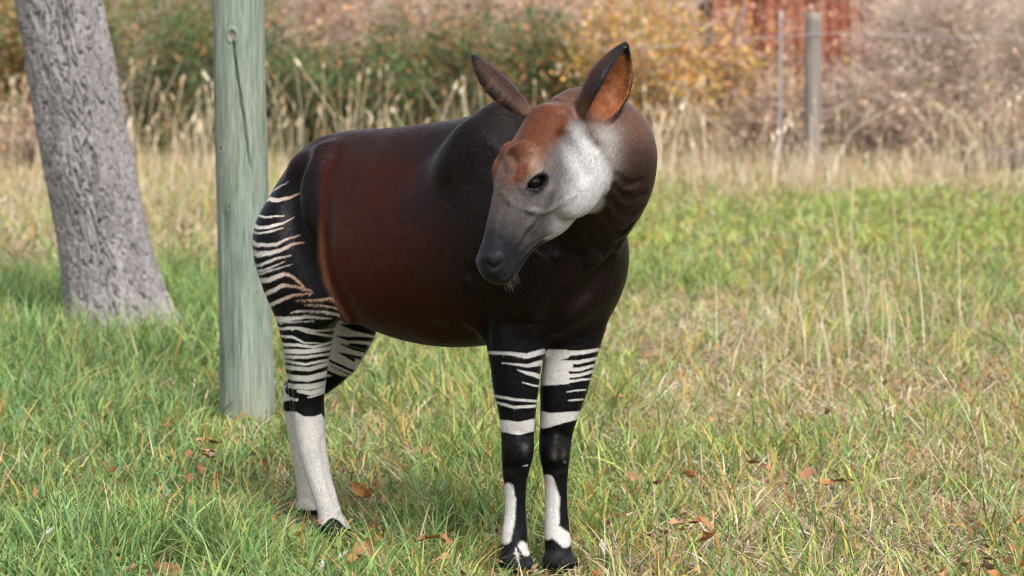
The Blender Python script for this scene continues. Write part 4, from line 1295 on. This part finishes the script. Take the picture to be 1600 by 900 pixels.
    mixc(hw * sstep(0.36, 0.44, s + 0.015 * nz + 0.2 * u), nose)
    mixc(hw * sstep(0.325, 0.350, s) * sstep(0.006, -0.006, u - np.interp(s, [.33, .345, .458, .5, .55], [-.15, -.112, -.062, -.052, -.04])), (0.008, 0.007, 0.008))                # black lips
    # throat patch behind the jaw on the neck
    qn = plane_px(v, 8.5, unit(np.array([0.30, 8.5, -0.4])))
    th = np.exp(-(((qn[:, 0] - 945) / 22) ** 2 + ((qn[:, 1] - 235) / 40) ** 4)) * (z > 1.2) * (v[:, 1] < 8.66)
    mixc(np.clip(th * 1.2, 0, 1) * 0.85, (0.27, 0.245, 0.235))
    mixc(hw * ch * 0.8 * sstep(-0.05, 0.02, s), white)
    # black skin round the eyes
    e1 = unit(np.array([-0.80, -0.55, 0.0]))
    ds, du = s - 0.212, u - 0.026
    ea, eb = ds * e1[0] + du * e1[1], -ds * e1[1] + du * e1[0]
    mixc(hw * sstep(1.32, 1.05, np.sqrt((ea / 0.037) ** 2 + (eb / 0.0225) ** 2)) * (np.abs(l) > 0.05), (0.008, 0.007, 0.008))
    # ---- ears
    for k, (base, a_, Lr, o_, w_) in enumerate(K['ears']):
        rm = (0.086, 0.062)[k]
        p = v - base
        t = (p @ a_) / Lr
        c, bb = p @ o_, p @ w_
        rad = np.interp(t, [-0.1, 0.0, 0.15, 0.35, 0.55, 0.75, 0.9, 1.0], np.array([0.34, 0.42, 0.72, 0.97, 1.0, 0.74, 0.40, 0.10])) * rm
        c2 = c - rad * 0.25 + 0.02 * np.maximum(t, 0) ** 2
        rr = np.sqrt(bb ** 2 + (c2 * 1.25) ** 2)
        on = (t > 0.06) & (t < 1.1) & (rr < rad + 0.016)
        inner = sstep(-0.004, -0.010, rr - rad) * on
        rim = sstep(-0.35, 0.25, c2 / np.maximum(rad, 0.004)) * on
        tw = on * sstep(0.06, 0.25, t)
        mixc(tw, (0.040, 0.017, 0.010) if k == 0 else (0.030, 0.015, 0.010))
        if k == 1:
            mixc(tw * sstep(0.2, -0.5, (p @ np.array([0.0, 0.0, 1.0]) - t * Lr * a_[2]) / np.maximum(rad, 0.004)), (0.009, 0.008, 0.009))
        mixc(tw * rim * (1 - inner) * sstep(0.15, 0.35, t), (0.010, 0.009, 0.010))
        mixc(inner * tw, (0.21, 0.075, 0.030))
        mixc(inner * tw * sstep(0.1, 0.6, nz2 + 0.2) * 0.5, (0.09, 0.03, 0.014))
        mixc(on * sstep(0.84, 0.90, t + 0.02 * nz2), (0.008, 0.008, 0.009))
    # ---- leg stripes as a signed field
    Wf = np.full(N, -6.0)
    WC = np.tile(np.array([0.40, 0.385, 0.37]), (N, 1))
    for k, (Y, dv) in enumerate(((8.85, (0.01, 8.85, -1.1)), (8.92, (0.16, 8.92, -1.1)), (9.5, (-0.73, 9.5, -0.9)), (9.85, (-0.66, 9.85, -1.2)))):
        m = near == k
        if k >= 2:
            m = m & (ldm < (0.13 if k == 2 else 0.06))
        else:
            m = m & (ldm < 0.03) & (z < 0.85)
        p = v[m]
        q = plane_px(p, Y, unit(np.array(dv)))
        wob = 1.6 * fbm(p * 45, 2, 21 + k)
        qw = q + np.stack([1.5 * fbm(p * 14, 2, 31 + k), 1.0 * fbm(p * 16, 3, 41 + k)], 1)
        if k == 0:
            fld = poly_field(qw, RF_W)
        elif k == 1:
            fld = poly_field(qw, LF_W)
        elif k == 2:
            fld = poly_field(qw, RH_W)
            ymin = np.interp(qw[:, 0], [440, 452, 462, 475, 490, 502, 507, 512], [646, 645, 642, 649, 650, 646, 655, 664])
            ymax = np.interp(qw[:, 0], [480, 504, 511, 518, 528, 541, 560], [815, 816, 808, 805, 809, 822, 824])
            low = np.minimum(qw[:, 1] - ymin, ymax - qw[:, 1])
            fld = np.maximum(fld, low)
            tan = sstep(415, 470, q[:, 0]) * sstep(500, 465, q[:, 1]) * 0.8
            wc = np.array([0.43, 0.41, 0.385])[None] * (1 - tan[:, None]) + np.array([0.32, 0.16, 0.085])[None] * tan[:, None]
            WC[m] = wc * (1 - 0.12 * sstep(-.3, .6, fbm(p * 14, 2, 5)))[:, None]
        else:
            fld = -poly_field(qw, LH_B)
            fld = np.minimum(fld, (797 - qw[:, 1]))
            fld = np.minimum(fld, qw[:, 1] - 440)
            WC[m] = (0.39, 0.36, 0.315)
        if k < 2:
            soft = sstep(735, 755, q[:, 1])
            fld = fld * (1 - 0.6 * soft)
        Wf[m] = np.clip(fld, -6, 6)
    # worn tan and grey hair over the knees
    for kx, ky, kY in ((821, 700, 8.8), (866, 708, 8.87), (880, 706, 8.88)):
        kp = P(kx, ky, kY)
        mixc(np.exp(-((v[:, 0] - kp[0]) / 0.010) ** 2 - ((z - kp[2]) / 0.016) ** 2) * (v[:, 1] < 9.05) * (0.45 + 0.5 * nz2), (0.10, 0.085, 0.075))
    # hooves
    mixc(sstep(0.075, 0.055, z), (0.012, 0.011, 0.012))
    me = mesh_np('okapi_body', v, tris=tri, quads=faces)
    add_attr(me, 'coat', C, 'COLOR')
    add_attr(me, 'white_field', Wf)
    add_attr(me, 'white_tint', WC, 'COLOR')
    gl = np.where(head, 0.0, 1.0)
    add_attr(me, 'gloss', gl)
    fur_src = dict(v=v, C=C, W=Wf, WC=WC, head=hq < 0.03, s=s, z=z, f=f, near=near, ldm=ldm)
    return me, fur_src

def okapi_material():
    nt = NT('okapi_coat')
    tc = nt.n('TexCoord')
    hair = nt.noise(420, 3, 0.6, nt.coords((1, 1, 0.25)))
    fine = nt.noise(900, 2, 0.5, tc.outputs['Object'])
    fld = nt.math('ADD', nt.attr('white_field', 'Fac'), nt.math('MULTIPLY', nt.math('SUBTRACT', hair, 0.5), 2.6))
    fac = nt.math('SMOOTHSTEP' if False else 'MULTIPLY_ADD', fld, 0.6, 0.5, clamp=True)
    mott = nt.noise(70, 4, 0.65, tc.outputs['Object'])
    fur0 = nt.noise(120, 4, 0.65, nt.coords((1, 1, 0.22)))
    var = nt.math('ADD', nt.math('MULTIPLY_ADD', hair, 0.7, 0.05), nt.math('ADD', nt.math('MULTIPLY', mott, 0.6), nt.math('MULTIPLY', fur0, 0.6)))
    base = nt.mix(fac, nt.attr('coat'), nt.attr('white_tint'))
    vv = nt.n('CombineColor')
    for i in range(3):
        nt.l(var, vv.inputs[i])
    base = nt.mix(1.0, base, vv.outputs[0], 'MULTIPLY')
    wav = nt.noise(14, 3, 0.6, tc.outputs['Object'])
    gl = nt.attr('gloss', 'Fac')
    rough = nt.math('MULTIPLY_ADD', wav, 0.22, nt.math('MULTIPLY_ADD', gl, -0.20, 0.45))
    rough = nt.math('MULTIPLY_ADD', fac, 0.2, rough)
    fur = nt.noise(120, 4, 0.65, nt.coords((1, 1, 0.22)))
    streak = nt.noise(16, 5, 0.7, nt.coords((1, 1, 0.45)))
    mus = nt.noise(7, 3, 0.55, tc.outputs['Object'])
    hgt = nt.math('ADD', nt.math('MULTIPLY', hair, 0.0007), nt.math('ADD', nt.math('MULTIPLY', mus, 0.010), nt.math('MULTIPLY', fur, 0.0016)))
    b = nt.bsdf(base, 0.8, 0.0, bump=hgt, bump_strength=1.0, bump_dist=1.0)
    nrm = b.inputs['Normal'].links[0].from_socket
    # short sleek hair: weak gloss that grows towards grazing angles
    fr = nt.n('Fresnel')
    fr.inputs['IOR'].default_value = 1.22
    nt.l(nrm, fr.inputs['Normal'])
    g = nt.n('BsdfGlossy')
    g.inputs['Color'].default_value = (0.92, 0.95, 1.0, 1)
    nt.val(g.inputs['Roughness'], rough)
    nt.l(nrm, g.inputs['Normal'])
    mx = nt.n('MixShader')
    nt.val(mx.inputs[0], nt.math('MULTIPLY', fr.outputs[0], nt.math('MULTIPLY', nt.math('MULTIPLY_ADD', fac, -0.25, 0.38), nt.math('MULTIPLY_ADD', streak, 1.8, 0.1))))
    nt.l(b.outputs[0], mx.inputs[1])
    nt.l(g.outputs[0], mx.inputs[2])
    nt.l(mx.outputs[0], nt.out.inputs['Surface'])
    return nt.m

def ball(name, c, r, mat, parent, seg=24):
    bm = bmesh.new()
    bmesh.ops.create_uvsphere(bm, u_segments=seg, v_segments=seg // 2, radius=r)
    me = bpy.data.meshes.new(name)
    bm.to_mesh(me)
    bm.free()
    me.polygons.foreach_set('use_smooth', np.ones(len(me.polygons), dtype=bool))
    o = link(name, me, mat, parent)
    o.location = c
    return o

def hair_mesh(name, strands, width, mat, parent):
    """thin three-sided tapering hairs; strands: list of point lists"""
    V, T = [], []
    for st in strands:
        st = np.asarray(st)
        n = len(st)
        o = len(V)
        for i, p in enumerate(st):
            d = unit(st[min(i + 1, n - 1)] - st[max(i - 1, 0)])
            a = unit(np.cross(d, [0.3, 0.5, 0.81]))
            bq = np.cross(d, a)
            w = width * (1 - 0.85 * i / (n - 1))
            for k in range(3):
                an = k * 2.0944
                V.append(p + (a * math.cos(an) + bq * math.sin(an)) * w)
        for i in range(n - 1):
            for k in range(3):
                a0, a1 = o + i * 3 + k, o + i * 3 + (k + 1) % 3
                T += [(a0, a1, a1 + 3), (a0, a1 + 3, a0 + 3)]
    me = mesh_np(name, V, tris=T)
    return link(name, me, mat, parent, kind='stuff')

def short_fur(me, FS, K, n):
    """short lying hairs over the whole coat, one sliver each, coloured like the skin under them"""
    rg = np.random.default_rng(77)
    nf = len(me.polygons)
    ls = np.empty(nf, np.int32); me.polygons.foreach_get('loop_start', ls)
    li = np.empty(len(me.loops), np.int32); me.loops.foreach_get('vertex_index', li)
    ar = np.empty(nf, np.float32); me.polygons.foreach_get('area', ar)
    nr = np.empty(nf * 3, np.float32); me.polygons.foreach_get('normal', nr); nr = nr.reshape(-1, 3)
    pick = np.searchsorted(np.cumsum(ar) / ar.sum(), rg.uniform(0, 1, n)).clip(0, nf - 1)
    a, b, c = li[ls[pick]], li[ls[pick] + 1], li[ls[pick] + 2]
    u, w = rg.uniform(0, 1, n), rg.uniform(0, 1, n)
    sw = u + w > 1
    u, w = np.where(sw, 1 - u, u), np.where(sw, 1 - w, w)
    V = FS['v']
    p = V[a] + (V[b] - V[a]) * u[:, None] + (V[c] - V[a]) * w[:, None]
    N = nr[pick].astype(float)
    keep = (FS['z'][a] > 0.07) & ~(FS['head'][a] & (FS['s'][a] > 0.47))
    p, N, a = p[keep], N[keep], a[keep]
    n = len(p)
    hd_, z = FS['head'][a], FS['z'][a]
    fl = np.where(hd_[:, None], -K['n'][None] * 1.0, -K['F'][None] * 0.7 + np.array([[0, 0, -0.8]]))
    leg = (sstep(0.85, 0.7, z) * (~hd_))[:, None]
    fl = fl * (1 - leg) + np.array([[0, 0, -1.0]]) * leg
    fl = fl + 0.5 * np.stack([noise3(p * 5, 1), noise3(p * 5, 2), noise3(p * 5, 3)], 1) + rg.normal(0, 0.22, (n, 3))
    fl = fl - N * np.sum(fl * N, 1)[:, None]
    fl /= np.linalg.norm(fl, axis=1)[:, None] + 1e-9
    d = fl * 0.97 + N * rg.uniform(0.06, 0.26, (n, 1))
    L = np.where(hd_, 0.007, 0.0085 - 0.0045 * np.maximum(leg[:, 0], sstep(0.02, -0.02, FS['ldm'][a]))) * rg.uniform(0.6, 1.3, n)
    side = np.cross(fl, N)
    wd = (0.0011 * rg.uniform(0.6, 1.3, n))[:, None]
    T = np.stack([p - side * wd, p + side * wd, p + d * L[:, None]], 1)
    fac = np.clip(FS['W'][a] * 0.8 + 0.5, 0, 1)[:, None]
    cc = FS['C'][a] * (1 - fac) + FS['WC'][a] * fac
    cc = cc * np.exp(rg.normal(0, 0.28, (n, 1)))
    return T.reshape(-1, 3), np.repeat(cc, 3, 0), np.arange(3 * n).reshape(-1, 3)
if True:
    v, tri, faces, K = build_okapi()
    me, FS = coat_okapi(v, tri, faces, K)
    okapi = empty('okapi', tuple(K['A']), label='dark maroon okapi with white striped legs, head turned back', category='okapi')
    inv = Matrix.Translation(-Vector(K['A']))
    me.transform(inv)
    ob = link('body', me, okapi_material(), okapi)
    hd = K['hd']
    Av = K['A']
    fv, fc, ft = short_fur(me, FS, K, 380000)
    nf_ = NT('okapi_short_fur')
    nf_.bsdf(nf_.attr('tint'), 0.36, 0.14)
    tinted('fur', [(fv - Av, fc, ft)], nf_.m, okapi, kind='stuff')
    ne = NT('okapi_eye'); ne.bsdf((0.003, 0.0025, 0.0025), 0.05, 0.16)
    for sd in (-1, 1):
        ball('eye', hd(0.212, 0.026, 0.072 * sd) - Av, 0.0275, ne.m, okapi, 32)
    nh = NT('okapi_hair_dark'); nh.bsdf((0.012, 0.010, 0.010), 0.5)
    np_ = NT('okapi_hair_pale'); np_.bsdf((0.45, 0.38, 0.28), 0.5)
    hr = np.random.default_rng(3)
    def whisk(s, u, l, dirv, L, droop):
        p0 = hd(s, u, l) - Av
        d = unit(K['n'] * dirv[0] + K['u'] * dirv[1] + K['l'] * dirv[2])
        return [p0 + d * L * t + np.array([0, 0, -droop]) * t * t for t in np.linspace(0, 1, 5)]
    chin = [whisk(0.515 + hr.uniform(-.03, .02), -0.080, hr.uniform(-.03, .03), (0.5 + hr.normal(0, .35), -1, hr.normal(0, .45)), hr.uniform(.012, .032), 0.004) for i in range(20)]
    hair_mesh('chin_hair', chin, 0.0004, np_.m, okapi)
    wh = [whisk(hr.uniform(.44, .52), hr.uniform(-.05, .0), 0.045 * sd, (hr.normal(.2, .4), hr.normal(-.5, .4), sd), hr.uniform(.04, .10), 0.01) for i in range(12) for sd in (-1, 1)]
    wh += [whisk(hr.uniform(.33, .42), -0.10, 0.035 * sd, (hr.normal(.4, .3), -1, sd * .5), hr.uniform(.04, .09), 0.01) for i in range(9) for sd in (-1, 1)]
    wh += [whisk(hr.uniform(.20, .24), 0.085, 0.075 * sd, (hr.normal(.1, .3), 1, sd), hr.uniform(.04, .08), 0.0) for i in range(7) for sd in (-1, 1)]
    hair_mesh('whisker', wh, 0.0003, nh.m, okapi)
    lash = [whisk(0.207 - t * 0.027 - .012, 0.040 - 0.018 * t + 0.004, 0.100 * sd, (t * -.4, -0.1, sd), 0.018, 0.006) for t in np.linspace(-.9, 1, 22) for sd in (-1, 1)]
    hair_mesh('eyelash', lash, 0.0007, nh.m, okapi)
    # pale and dark hairs fringing the ear cups
    for (base, a_, Lr, o_, w_), rm in zip(K['ears'], (0.086, 0.056)):
        for mat, cnt, wd_ in ((np_.m, 110, 0.00035), (nh.m, 150, 0.00045)):
            st = []
            for i in range(cnt):
                t = hr.uniform(0.12, 0.97)
                rad = float(np.interp(t, [-0.1, 0.0, 0.15, 0.35, 0.55, 0.75, 0.9, 1.0], [0.34, 0.42, 0.72, 0.97, 1.0, 0.74, 0.40, 0.10])) * rm
                sg = hr.choice([-1, 1])
                an = hr.uniform(0.05, 0.5) if mat is np_.m else hr.uniform(-0.05, 0.25)
                bb = sg * (rad - 0.008) * math.cos(an)
                cc = rad * (0.55 - 0.75 * an)
                p0 = base - Av + a_ * Lr * t + w_ * bb + o_ * (cc - 0.02 * t * t)
                d = unit(a_ * 0.7 + o_ * 0.35 - w_ * sg * (0.5 if mat is np_.m else -0.25) + hr.normal(0, 0.2, 3))
                st.append([p0 + d * q * hr.uniform(0.012, 0.022) for q in (0, 0.5, 1)])
            hair_mesh('ear_hair', st, wd_, mat, okapi)
    print('OKAPI verts', len(me.vertices), 'faces', len(me.polygons))

# ================================================================== fallen leaves, stalks, small things
def leaf_mesh(seed):
    rg = np.random.default_rng(seed)
    n = 7
    t = np.linspace(0, 1, n)
    w = 0.5 * np.sin(np.pi * np.clip(t, 0.02, 0.985) ** 0.8) * rg.uniform(0.45, 0.75) * rg.uniform(0.6, 1.25, n)
    cur = rg.uniform(0.3, 1.3)
    V = []
    for ti, wi in zip(t, w):
        z = cur * (ti - 0.5) ** 2 + 0.04 * rg.normal()
        cup = rg.uniform(0.2, 0.9)
        V += [(ti - 0.5, -wi, z + cup * wi), (ti - 0.5, 0, z), (ti - 0.5, wi, z + cup * wi * rg.uniform(0.3, 1.3))]
    V = np.array(V)
    Q = []
    for i in range(n - 1):
        for k in range(2):
            a = i * 3 + k
            Q.append((a, a + 1, a + 4, a + 3))
    return mesh_np('fallen_leaf', V, quads=Q)
def leaf_mats():
    out = []
    for c in ((0.40, 0.17, 0.06), (0.31, 0.15, 0.075), (0.44, 0.25, 0.13), (0.32, 0.22, 0.15), (0.46, 0.21, 0.07)):
        nt = NT('fallen_leaf_skin')
        g = nt.noise(5, 5, 0.6, nt.coords())
        nt.bsdf(nt.mix(nt.math('MULTIPLY_ADD', g, 1.5, -0.4, clamp=True), tuple(q * 0.55 for q in c), c), 0.65, 0.3, bump=g, bump_strength=0.3, bump_dist=0.1)
        out.append(nt.m)
    return out
def build_leaves():
    rg = np.random.default_rng(5)
    meshes = []
    mats = leaf_mats()
    for i in range(10):
        me = leaf_mesh(50 + i)
        me.materials.append(mats[i % 5])
        meshes.append(me)
    spots = [(px + rg.normal(0, sx), py + rg.normal(0, sy)) for px, py, sx, sy, n in
             ((318, 728, 26, 12, 9), (590, 768, 30, 14, 6), (420, 725, 22, 9, 4), (1070, 832, 30, 14, 9), (1275, 745, 24, 14, 5), (555, 870, 30, 10, 6), (1190, 735, 12, 10, 2),
              (1290, 652, 6, 6, 1), (1525, 627, 5, 4, 1), (970, 625, 8, 6, 2), (1555, 885, 30, 8, 4), (690, 850, 40, 12, 4), (30, 770, 14, 8, 2), (265, 660, 8, 5, 1), (330, 700, 30, 12, 4),
              (1020, 760, 30, 16, 3), (640, 700, 30, 12, 4), (195, 880, 16, 6, 2)) for _ in range(n)]
    for i, (px, py) in enumerate(spots):
        z = rg.uniform(0.075, 0.125)
        p = G(px, py, z)
        o = link('fallen_leaf', meshes[i % 10], None, None, label='curled rust brown fallen leaf lying in the grass', category='leaf', group='fallen leaves in the grass')
        s = rg.uniform(0.042, 0.085)
        o.location = p
        o.scale = (s, s, s)
        o.rotation_euler = (rg.normal(0, 0.45) + 0.35, rg.normal(0, 0.45), rg.uniform(0, 6.28))
    # crumbs of leaf litter deep in the sward
    n = 2600
    px, py = rg.uniform(-60, 1660, n), rg.uniform(480, 910, n)
    pts = np.array([G(a, b, rg.uniform(0.02, 0.09)) for a, b in zip(px, py)])
    keep = fbm(pts * 1.6, 2, 12) > -0.05
    pts = pts[keep]
    cc = lerp_cols(rg, len(pts), [(0.34, 0.13, 0.045), (0.28, 0.17, 0.10), (0.40, 0.20, 0.07), (0.20, 0.11, 0.06)], [1, 1.4, 0.8, 1])
    tinted('leaf_litter', [leaves(pts, rg.uniform(0.018, 0.045, len(pts)), cc, rg, 0.6, 0.0)], M_LEAF, None, kind='stuff', label='small crumbs of brown leaf litter down in the grass', category='leaf litter')
def stalk(pts_px, Y0, thick, tint, label, seedhead=True, group='dry grass stalks standing in the meadow'):
    """a dry stem from its foot up through photo points at one depth"""
    rg = np.random.default_rng(int(pts_px[0][0]))
    pts = np.array([P(x, y, Y0) for x, y in pts_px])
    foot = np.array([pts[0][0], Y0, 0.0])
    root = empty('dry_grass_stalk', tuple(foot), label=label, category='grass stalk', group=group)
    pts = np.concatenate([[foot + np.array([0, 0, -0.01])], pts[1:] if pts[0][2] < 0.05 else pts]) - foot
    fine = np.array([[np.interp(s, np.linspace(0, 1, len(pts)), pts[:, k]) for k in range(3)] for s in np.linspace(0, 1, 9)])
    fine[1:-1] = (fine[:-2] + 2 * fine[1:-1] + fine[2:]) / 4
    r = np.linspace(thick, thick * 0.55, 9)
    tinted('stem', [prisms(fine[:-1], fine[1:], r[:-1], r[1:], np.array(tint), 5)], M_TWIG, root, smooth=True)
    if seedhead:
        d = unit(fine[-1] - fine[-2])
        p0 = np.array([fine[-1] - d * rg.uniform(0.0, 0.055) for _ in range(14)])
        e = d * 0.9 + rg.normal(0, 0.35, (14, 3))
        p1 = p0 + e * rg.uniform(0.008, 0.018, (14, 1))
        tinted('seed_head', [prisms(p0, p1, np.full(14, 0.0016), np.full(14, 0.0006), np.array(tint) * 1.15, 4)], M_TWIG, root, kind='stuff')
def build_stalks():
    straw, rust, pale = (0.48, 0.38, 0.26), (0.26, 0.16, 0.09), (0.60, 0.52, 0.40)
    stalk([(1524, 712), (1534, 640), (1540, 560), (1545, 492)], 10.4, 0.0016, rust, 'thin rusty brown stem with a bent pale tip, tallest of the near stems')
    stalk([(1535, 705), (1515, 655), (1490, 610), (1467, 577)], 10.6, 0.0018, pale, 'straight pale straw leaning across the grass near the thin rusty stem')
    stalk([(1395, 735), (1360, 690), (1310, 640), (1246, 602)], 10.0, 0.0012, straw, 'slender stem arching low over the grass with a feathery drooping tip')
    stalk([(1520, 715), (1545, 660), (1570, 620), (1580, 580)], 10.3, 0.0012, rust, 'short rusty stem crossing behind the thin rusty stem')
    rg = np.random.default_rng(8)
    lab = 'pale dry grass stalk standing above the open meadow beside the okapi'
    for x, y0, y1, Y in ((1322, 520, 300, 15), (1360, 560, 350, 14), (1240, 500, 370, 15.5), (1190, 480, 370, 17), (1425, 470, 245, 19), (1405, 460, 285, 20), (1330, 430, 275, 22), (1380, 580, 440, 13.5),
                        (1300, 590, 470, 13), (1120, 560, 440, 13.2), (1140, 610, 520, 12.2), (1445, 560, 380, 15), (1470, 540, 420, 15), (1210, 560, 420, 14.5), (1500, 520, 380, 16), (1260, 570, 455, 13.6)):
        dx = rg.normal(0, 14)
        stalk([(x, y0), (x + dx * 0.2, y0 + (y1 - y0) * 0.4), (x + dx * 0.6, y0 + (y1 - y0) * 0.75), (x + dx, y1)], float(G(x, y0)[1]), rg.uniform(0.0032, 0.0046), rg.choice([straw, pale]), lab, rg.uniform() < 0.6)
    for i in range(34):
        x, y0 = rg.normal(1340, 90), rg.uniform(500, 590)
        y1 = y0 - rg.uniform(60, 150)
        dx = rg.normal(0, 26)
        stalk([(x, y0), (x + dx * 0.3, y0 + (y1 - y0) * 0.4), (x + dx * 0.7, y0 + (y1 - y0) * 0.75), (x + dx, y1)], float(G(x, y0)[1]), rg.uniform(0.0024, 0.0038), rg.choice([straw, pale, (0.42, 0.29, 0.2)]), lab, rg.uniform() < 0.5)
    lab = 'pale dry grass stalk standing between the green pole and okapi hind legs'
    for x, y0, y1, Y in ((292, 690, 590, 11.2), (310, 690, 610, 11.1)):
        stalk([(x, y0), (x + 4, (y0 + y1) / 2), (x + 14, y1)], Y, 0.0016, straw, lab, True)
def build_small():
    # clod of earth at the near edge
    bm = bmesh.new()
    bmesh.ops.create_icosphere(bm, subdivisions=4, radius=1.0)
    me = bpy.data.meshes.new('earth_clod')
    bm.to_mesh(me)
    bm.free()
    v = np.array([q.co[:] for q in me.vertices])
    v = v * (1 + 0.22 * fbm(v * 1.6, 3, 4) + 0.05 * fbm(v * 7, 2, 8))[:, None] * np.array([0.058, 0.052, 0.045])
    me.vertices.foreach_set('co', v.astype(np.float32).ravel())
    nt = NT('clod_earth')
    g = nt.noise(90, 5, 0.7, nt.coords())
    nt.bsdf(nt.ramp(g, [(0.3, (0.10, 0.045, 0.02)), (0.7, (0.24, 0.125, 0.06))]), 0.95, 0.1, bump=g, bump_strength=0.8, bump_dist=0.01)
    o = link('earth_clod', me, nt.m, None, label='crumbly orange brown clod of earth in the grass before the pole', category='clod')
    c = G(258, 897, 0.05)
    o.location = (c[0], c[1], 0.042)
    # white downy seed tufts caught in the grass
    wm = NT('white_down'); wm.bsdf((0.62, 0.60, 0.55), 0.8, 0.1)
    rg = np.random.default_rng(9)
    for px, py, dx, dz, lab in ((942, 855, -0.2, 1, 'white downy tuft upright in the grass beside the front hooves'), (533, 868, 0.75, 0.6, 'white downy tuft slanting in the grass before the hind hooves'),
                                (808, 868, -0.15, 1, 'thin white seed spike standing before the front hoof'), (76, 830, 0.8, 0.5, 'pale downy tuft lying in the lush grass by the leaning tree'),
                                (503, 885, 0.1, 1, 'small white seed spike in grass in front of the hind hoof')):
        p = G(px, py, 0.12)
        r = empty('downy_tuft', (p[0], p[1], 0.0), label=lab, category='seed tuft')
        d = unit([dx, 0, dz])
        mid = np.array([0, 0, 0.12])
        V, C, T = prisms(np.array([[0, 0, -0.01]]), np.array([mid - d * 0.028]), [0.0014], [0.0012], np.array([0.4, 0.33, 0.2]), 4)
        tinted('stem', [(V, C, T)], M_TWIG, r)
        n = 90
        s = rg.uniform(-1, 1, (n, 1))
        p0 = mid + d * s * 0.026
        p1 = p0 + (d * 0.6 + rg.normal(0, 0.5, (n, 3))) * 0.011 * (1.15 - np.abs(s))
        tinted('down', [prisms(p0, p1, np.full(n, 0.0011), np.full(n, 0.0005), np.array([0.62, 0.6, 0.55]), 3)], M_TWIG, r, kind='stuff')
if True:
    build_leaves()
    build_stalks()
    build_small()
